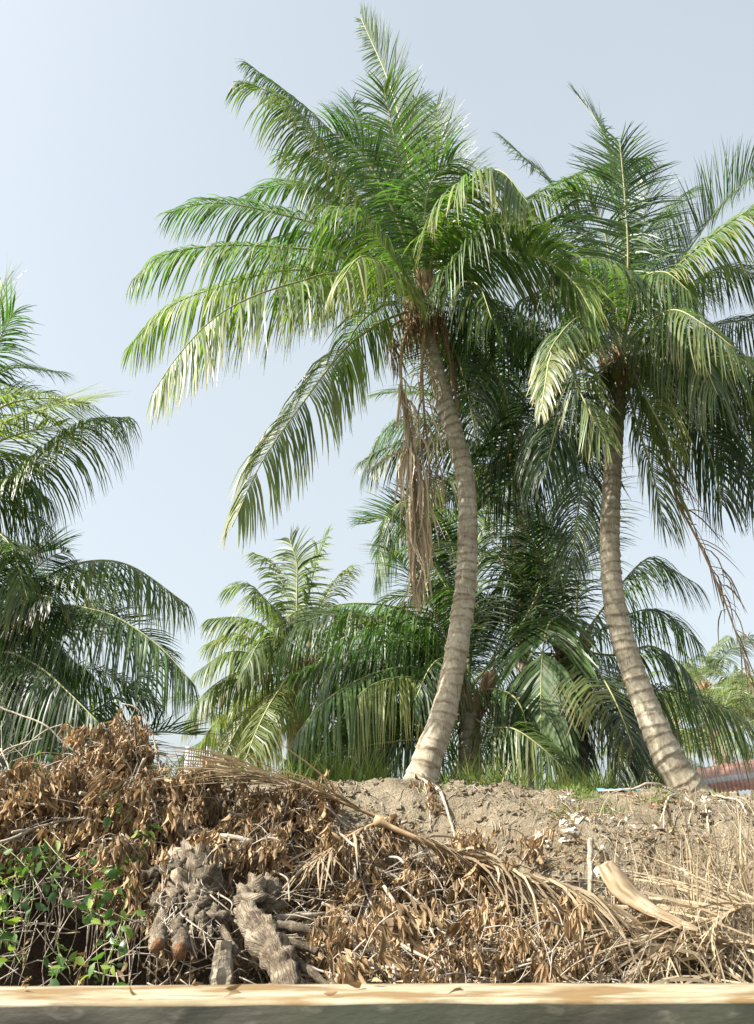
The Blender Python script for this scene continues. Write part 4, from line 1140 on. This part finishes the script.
mb.build('log_body', [M_LOG], log)
for a, b, r in [((255, 908), (285, 905), .05), ((278, 925), (322, 935), .04), ((270, 940), (318, 952), .045), ((285, 955), (330, 988), .035)]:
    mb = MB(); gnarl(mb, [hp(*a, 0) - lo, hp((a[0] + b[0]) / 2, (a[1] + b[1]) / 2 - 2, -.06) - lo, hp(*b, -.02) - lo], [r, r * .95, r * .6], 10, .35, rs=14); mb.build('root_stub', [M_LOG], log)
# pale broken chunk below the stump
mb = MB(); co = hp(222, 968, -.10); rng = random.Random(3); rows = []
for j in range(9):
    z = .17 - j * .055; hw = .055 + .035 * (j / 8) + rng.uniform(-.012, .012); row = []
    for (sx, sy) in ((-1, -.5), (-.3, -.6), (.4, -.5), (1, -.4), (1, .5), (-1, .5)):
        e = Vector((sx * hw, sy * .08, z + .03 * noise.noise(Vector((sx * 3, j * .1, 4)))))
        row.append(mb.vert(e + Vector((noise.noise(e * 22), noise.noise(e * 22 + Vector((5, 0, 0))), 0)) * .02))
    rows.append(row)
for p, q in zip(rows, rows[1:]):
    for k in range(6): mb.face((p[k], q[k], q[(k + 1) % 6], p[(k + 1) % 6]))
mb.face(tuple(rows[0])); mb.face(tuple(reversed(rows[-1])))
o = tag(mb.build('broken_block', [M_PALE], None, False), 'pale broken block standing between the stump and the driftwood log', 'block'); o.location = co

# ------------------------------------------------------------------ dry palm leaves lying on the bank
def fallen(label, path, group='dry palm leaves on the bank', yoff=-.25, **kw):
    org = heap(path[0][0], path[0][1]) + Vector((0, yoff, 0))
    pts = [heap(x, y) + Vector((0, yoff + d, 0)) - org for x, y, d in path]
    mb = MB(); kw.setdefault('rng', random.Random(int(path[0][0] + path[-1][1])))
    kw.setdefault('mess', 1.2); kw.setdefault('L', .8); kw.setdefault('dr', .35); kw.setdefault('lt', .55); kw.setdefault('wid', .022); kw.setdefault('gap', .12); kw.setdefault('n', 46)
    frond_shape(mb, pts, **kw)
    o = tag(mb.build('fallen_frond', [M_STRAW, M_DRYRIB]), label, 'palm frond', group); o.location = org
    return o
fallen('long dry frond trailing from the mound down towards the pale sheath', [(375, 822, 0), (410, 838, -.05), (460, 858, -.1), (520, 880, -.1), (590, 905, -.1)], L=.85, ang=20, lt=.45, rib=.04, n=90, yoff=-.42, dr=.5, wid=.026)
fallen('dry frond combed flat leftwards over the crest of the heap', [(385, 822, 0), (345, 805, 0), (300, 790, 0), (240, 778, 0)], L=1.0, ang=22, lt=.6, n=60, dr=.15)
fallen('split dry frond fanning down-left below the smooth mound', [(386, 822, -.05), (360, 832, -.1), (335, 848, -.15), (310, 868, -.15)], L=.5, ang=24, lt=.4, n=30)
fallen('dry frond whose stalks run level under the pale sheath', [(765, 948, 0), (690, 938, -.02), (640, 930, -.05), (575, 910, -.05)], L=.7, ang=20, lt=.4, rib=.045, dr=.2)
fallen('second dry stalk below the pale sheath', [(765, 938, -.08), (700, 945, -.1), (640, 942, -.12), (570, 928, -.1)], L=.6, ang=22, lt=.25, rib=.05, dr=.2)
fallen('pale dry frond fanned out at the beam, low right', [(700, 932, -.1), (702, 948, -.14), (700, 968, -.16), (696, 995, -.16)], L=.62, ang=48, lt=.85, n=22, dr=.1, wid=.028, pet=.02)
fallen('straw-coloured frond spread at the right edge of the bank', [(770, 900, .1), (735, 905, 0), (700, 918, 0), (660, 925, 0)], L=.8, ang=40, lt=.7, dr=.1, lift=.5)
fallen('dry frond lying low at the right beside the beam', [(770, 965, 0), (720, 952, 0), (680, 955, 0), (630, 970, 0)], L=.6, ang=45, lt=.5)
fallen('brown frond under the pale sheath, leaflets swept left', [(690, 955, .1), (650, 958, .1), (610, 955, .1), (575, 950, .1)], L=.5, ang=40, lt=.75)
# the boat-shaped sheath
mb = MB(); org = hq(640, 905, -.35)
ax = [(600, 862, .02), (612, 880, -.02), (630, 898, -.05), (652, 912, -.05), (680, 925, -.05), (715, 936, -.05), (765, 940, 0)]
P, _ = spline([hq(x, y, -.52 + d) - org for x, y, d in ax], 60)
T, U = frames(P, Vector((.5, -.6, .6)))
rows = []
for i, p in enumerate(P):
    t = i / 60; w = table([(0, .08), (.05, .21), (.2, .25), (.4, .17), (.6, .06), (.8, .03), (1, .03)], t); b = T[i].cross(U[i]); row = []
    for k in range(17):
        a = lerp(-.95, .95, k / 16) * (1 + .12 * noise.noise(Vector((t * 6, (k > 8) * 5, 2)))); q = p + b * math.sin(a) * w * 1.05 - U[i] * (math.cos(a) - 1) * -w * .9
        q += U[i] * .012 * noise.noise(q * 14)
        row.append(mb.vert(q, (clamp(.6 + .8 * noise.noise(Vector((t * 3, k * 1.3, 1)))), clamp(.2 + .8 * noise.noise(q * 9)), clamp(.25 + 1.4 * noise.noise(Vector((t * 7, k * 1.1, 9))))), (t, k / 16)))
    rows.append(row)
for a, b in zip(rows, rows[1:]):
    for k in range(16): mb.face((a[k], a[k + 1], b[k + 1], b[k]))
sh = tag(mb.build('palm_sheath', [M_SHEATH]), 'large pale boat-shaped dry palm sheath curling up on the right of the bank', 'palm sheath'); sh.location = org
sm = sh.modifiers.new('thickness', 'SOLIDIFY'); sm.thickness = .012

# dry straw stems at the right
rng = random.Random(55); mb = MB()
for _ in range(420):
    px = rng.uniform(610, 775); py = rng.uniform(860, 985)
    if px < 680 and rng.random() < .5: continue
    p = heap(px, py, .2, rng); p.z = max(p.z - .05, ground_z(p.x, p.y) - .02)
    blade(mb, p, rng.uniform(.25, .75), Vector((rng.gauss(-.1, .35), rng.gauss(-.1, .3), 0)), rng.uniform(.008, .02), rng, (clamp(rng.gauss(.6, .2)), clamp(rng.gauss(.2, .2)), 0), bend=rng.uniform(.3, 1.0))
for _ in range(900):
    x = rng.uniform(.2, 4.4); y = rng.uniform(8.0, 9.9)
    if rng.random() > sstep(.3, 3.2, x) + .25: continue
    p = Vector((x, y, ground_z(x, y) - .01)); l = rng.uniform(.12, .45)
    blade(mb, p, l, Vector((rng.gauss(0, .9), rng.gauss(-.3, .6), 0)), rng.uniform(.006, .014), rng, (clamp(rng.gauss(.5, .25)), clamp(rng.gauss(.2, .2)), clamp(rng.gauss(0, .2))), bend=rng.uniform(.4, 1.4))
tag(mb.build('dry_grass', [M_STRAW]), 'dry straw-coloured grass on the right of the bank', kind='stuff')
# crumbs of earth and broken twigs on the bank face
rng = random.Random(57); mb = MB(); mt = MB()
for _ in range(2600):
    x = rng.uniform(-1.2, 4.4); y = rng.uniform(8.2, 11.0); r = rng.choice((.006, .008, .01, .014, .02, .028)) * rng.uniform(.7, 1.3)
    if noise.noise(Vector((x * 1.8, y * 1.8, 11))) < -.1: continue
    p = Vector((x, y, ground_z(x, y) + r * .3))
    mb.tube([p + Vector((0, 0, z * r)) for z in (-1, -.2, .5, .9)], [r * .7, r * 1.15, r, r * .4], 5, rough=1.2, rs=33)
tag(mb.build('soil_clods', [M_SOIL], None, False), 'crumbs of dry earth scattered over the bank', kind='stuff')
for _ in range(420):
    x = rng.uniform(-.6, 4.4); y = rng.uniform(8.2, 10.6); a = rng.uniform(0, 6.28); l = rng.uniform(.06, .32); P = []
    for k in range(4):
        q = Vector((x + math.cos(a) * l * k / 3, y + math.sin(a) * l * k / 3, 0)); q.z = ground_z(q.x, q.y) + rng.uniform(.004, .03); P.append(q)
    mt.tube(P, [.005, .0045, .004, .002], 4)
tag(mt.build('bank_twigs', [M_TWIG]), 'broken twigs lying on the bare earth of the bank', kind='stuff')
# exposed roots hanging from the crest under the right palm
rng = random.Random(66)
def root(label, pts, r):
    P = []
    for x, y, Y in pts:
        p = at(x, y, Y); p.z = ground_z(p.x, p.y) + .035; P.append(p)
    P, _ = spline(P, 16); o = P[0].copy(); mb = MB()
    mb.tube([p - o + Vector((0, noise.noise(p * 5) * .03, noise.noise(p * 7) * .03)) for p in P], [lerp(r, r * .45, i / 16) for i in range(17)], 7, rough=.3, rs=25)
    q = tag(mb.build('tree_root', [M_TWIG]), label, 'root', 'exposed roots on the bank face'); q.location = o
for pts, lab, r in [
    ([(686, 795, 11.1), (674, 810, 10.3), (668, 830, 9.7), (666, 850, 9.3)], 'exposed root running straight down below the right trunk', .022),
    ([(700, 796, 11.1), (706, 812, 10.2), (710, 835, 9.6), (712, 855, 9.2)], 'exposed root curling down right of the right trunk foot', .024),
    ([(680, 795, 11.0), (655, 800, 10.6), (625, 798, 10.6), (600, 797, 10.7)], 'root creeping level along the crest left of the right trunk', .022),
    ([(690, 797, 11.0), (688, 815, 10.2), (696, 828, 9.8), (692, 845, 9.4)], 'middle of the three roots hanging below the right trunk', .018),
    ([(700, 797, 11.0), (725, 803, 10.4), (742, 815, 10.0), (750, 835, 9.6)], 'root running off towards the right edge of the bank', .018),
    ([(423, 790, 10.7), (440, 803, 10.2), (450, 820, 9.8), (458, 840, 9.4)], 'root running down the mound from the S-shaped trunk', .024),
]: root(lab, pts, r)
# pale crumbly lumps in the bank face
rng = random.Random(88)
for i in range(46):
    px, py = (rng.gauss(572, 15), rng.gauss(822, 13)) if i < 26 else (rng.uniform(440, 720), rng.uniform(798, 875))
    Y = table([(785, 10.6), (815, 9.75), (840, 9.2), (870, 8.8)], py); p = at(px, py, Y); p.z = ground_z(p.x, p.y) - .012
    mb = MB(); r = rng.uniform(.012, .045) if i % 4 else rng.uniform(.04, .065); P = [Vector((rng.gauss(0, r * .3), rng.gauss(0, r * .3), z)) for z in (-r, -r * .3, r * .3, r * .7)]
    mb.tube(P, [r * .9, r * 1.2, r * rng.uniform(.6, 1.1), r * .4], 7, rough=1.2, rs=20 + i)
    o = tag(mb.build('stone', [M_STONE], None, False), 'pale chalky lump lodged in the dry bank face below the crest', 'stone', 'pale lumps in the bank face'); o.location = p
    o.rotation_euler = (rng.uniform(-.6, .6), rng.uniform(-.6, .6), rng.uniform(0, 6)); o.scale = (rng.uniform(.8, 1.5), 1, rng.uniform(.7, 1.2))

# ------------------------------------------------------------------ green creepers at the left
def creeper(label, stems, nleaf, seed, lt, L=.10):
    rng = random.Random(seed); ms, ml = MB(), MB(); org = None
    for pts in stems:
        P, _ = spline([hq(x, y, -.28 + d) for x, y, d in pts], 20)
        if org is None: org = P[0].copy()
        P = [p - org for p in P]
        ms.tube(P, [lerp(.006, .003, i / 20) for i in range(21)], 5, 0, (.7, .35, .1))
        for k in range(nleaf):
            s = P[rng.randint(1, 20)]; a = rng.uniform(0, 6.28)
            e = s + Vector((math.cos(a) * .08, -abs(rng.gauss(0, .06)), math.sin(a) * .07))
            ms.tube([s, s.lerp(e, .5) + Vector((0, 0, .012)), e], .0022, 3, 0, (.7, .35, .1))
            l = L * rng.uniform(.6, 1.25)
            d = Vector((rng.gauss(0, .8), rng.gauss(-.35, .35), rng.gauss(-.35, .45)))
            leaf(ml, e, d, l, l * rng.uniform(.5, .7), rng, (clamp(lt + rng.gauss(0, .25)), clamp(rng.gauss(0, .12)) if rng.random() < .85 else .6, 0), curl=rng.gauss(.15, .15), fold=.12)
    r = tag(ms.build('creeper_vine', [M_VINE]), label, 'vine', 'green creepers on the left of the bank'); r.location = org
    ml.build('foliage', [M_VINE], r)
creeper('green creeper spread over the far left edge of the heap', [[(-10, 835, 0), (20, 850, 0), (45, 880, 0), (40, 930, 0)], [(-10, 870, 0), (15, 880, 0), (30, 905, 0)], [(0, 905, 0), (20, 935, 0), (35, 960, 0)], [(-10, 920, 0), (10, 930, 0), (25, 925, 0)]], 16, 1, .45)
creeper('creeper with a long yellow looping stem below the leafy spray', [[(55, 840, 0), (75, 862, 0), (92, 868, 0), (112, 850, 0), (128, 846, 0)], [(50, 845, 0), (60, 870, 0), (75, 890, 0)], [(40, 855, 0), (30, 880, 0), (15, 900, 0)]], 14, 2, .5)
creeper('creeper trailing bright leaves down beside the stump to the beam', [[(150, 845, 0), (140, 870, 0), (135, 900, 0), (125, 950, 0)], [(95, 905, 0), (115, 915, 0), (140, 915, 0)], [(138, 860, 0), (120, 880, 0), (110, 900, 0)], [(130, 930, 0), (118, 960, 0), (112, 985, 0)]], 15, 3, .6)
creeper('creeper climbing among the withered leaves near the heap top', [[(150, 830, 0), (130, 815, 0), (120, 795, 0)], [(160, 850, 0), (150, 830, 0), (140, 825, 0)], [(55, 790, 0), (52, 770, 0), (50, 758, 0)]], 9, 4, .5)
creeper('small creeper hanging in the dark hollow above the beam', [[(70, 940, 0), (72, 960, 0), (66, 985, 0)], [(72, 950, 0), (82, 965, 0)]], 8, 5, .35)
# hair roots hanging in the hollow
rng = random.Random(99); mt = MB()
for _ in range(70):
    px = rng.uniform(-15, 175); y0 = rng.uniform(870, 930); p = hq(px, y0, rng.uniform(.05, .5)); l = rng.uniform(.2, .7)
    q = p + Vector((rng.gauss(0, .08), rng.gauss(0, .05), -l))
    mt.tube(spline([p, p.lerp(q, .5) + Vector((rng.gauss(0, .04), 0, 0)), q], 6)[0], [.006, .006, .005, .005, .004, .003, .002], 4)
tag(mt.build('hanging_rootlets', [M_TWIG]), 'thin rootlets hanging in the hollow of the bank', kind='stuff')

# ------------------------------------------------------------------ timber beam close to the camera
def ray_at_z(px, py, z):
    a = at(px, py, 1.0); d = a - EYE; return EYE + d * ((z - EYE.z) / d.z)
ZT = 1.35
a0, a1 = ray_at_z(0, 985, ZT), ray_at_z(0, 1003, ZT)
c0, c1 = ray_at_z(754, 981.5, ZT), ray_at_z(754, 998, ZT)
axis_d = (c0 - a0).normalized(); _n = Vector((-axis_d.y, axis_d.x, 0)); wid = (abs((a0 - a1).dot(_n)) + abs((c0 - c1).dot(_n))) / 2
beam = empty('timber_beam', (a0 + c0 + a1 + c1) / 4); beam.rotation_euler = (0, 0, math.atan2(axis_d.y, axis_d.x))
tag(beam, 'worn wooden beam along the bottom, bleached top and dark stained side with shade in its colour', 'beam')
mb = MB(); rows = []
cs = [(.5, -.02), (.485, -.004), (.44, 0), (.2, .001), (-.2, -.001), (-.45, 0), (-.494, -.001), (-.5, -.005), (-.5, -.10), (-.5, -.24), (.5, -.24)]
NXB = 160
for i in range(NXB + 1):
    x = lerp(-2.4, 2.4, i / NXB); row = []
    for k, (y, z) in enumerate(cs):
        q = Vector((x, y * wid, z)); e = Vector((x * 3, y * 5, z * 9))
        q.y += .003 * noise.noise(e) + .0022 * noise.noise(e * 4.3); q.z += .0025 * noise.noise(e + Vector((7, 0, 0))) + .0012 * noise.noise(e * 5)
        row.append(mb.vert(q))
    rows.append(row)
nc = len(cs)
for a, b in zip(rows, rows[1:]):
    for k in range(nc):
        mb.face((a[k], b[k], b[(k + 1) % nc], a[(k + 1) % nc]), 0 if k < 7 else 1)
mb.face(tuple(rows[0]), 1); mb.face(tuple(reversed(rows[-1])), 1)
mb.build('plank', [M_BEAM, M_BEAMSIDE], beam)
rng = random.Random(71)
for i in range(9):
    mb = MB(); l = rng.uniform(.012, .03)
    leaf(mb, Vector((0, 0, .004)), Vector((rng.gauss(0, 1), rng.gauss(0, 1), .08)), l, l * .35, rng, (rng.uniform(.2, .8), 0, rng.uniform(0, .5)), curl=.3, fold=.4)
    o = tag(mb.build('dry_leaf', [M_DEADLEAF]), 'tiny dry leaf scrap fallen on top of the wooden beam', 'leaf', 'leaf scraps on the beam')
    o.location = beam.location + Quaternion(ZUP, beam.rotation_euler.z) @ Vector((rng.uniform(-.5, .5), rng.uniform(-.4, .4) * wid, .001))
for x in (-1.9, 1.9):
    mb = MB(); mb.tube([Vector((x, 0, z)) for z in (-.23, -.6, -1.2, -2.1)], .07, 10, 0, rough=.1); mb.build('post', [M_BEAMSIDE], beam)
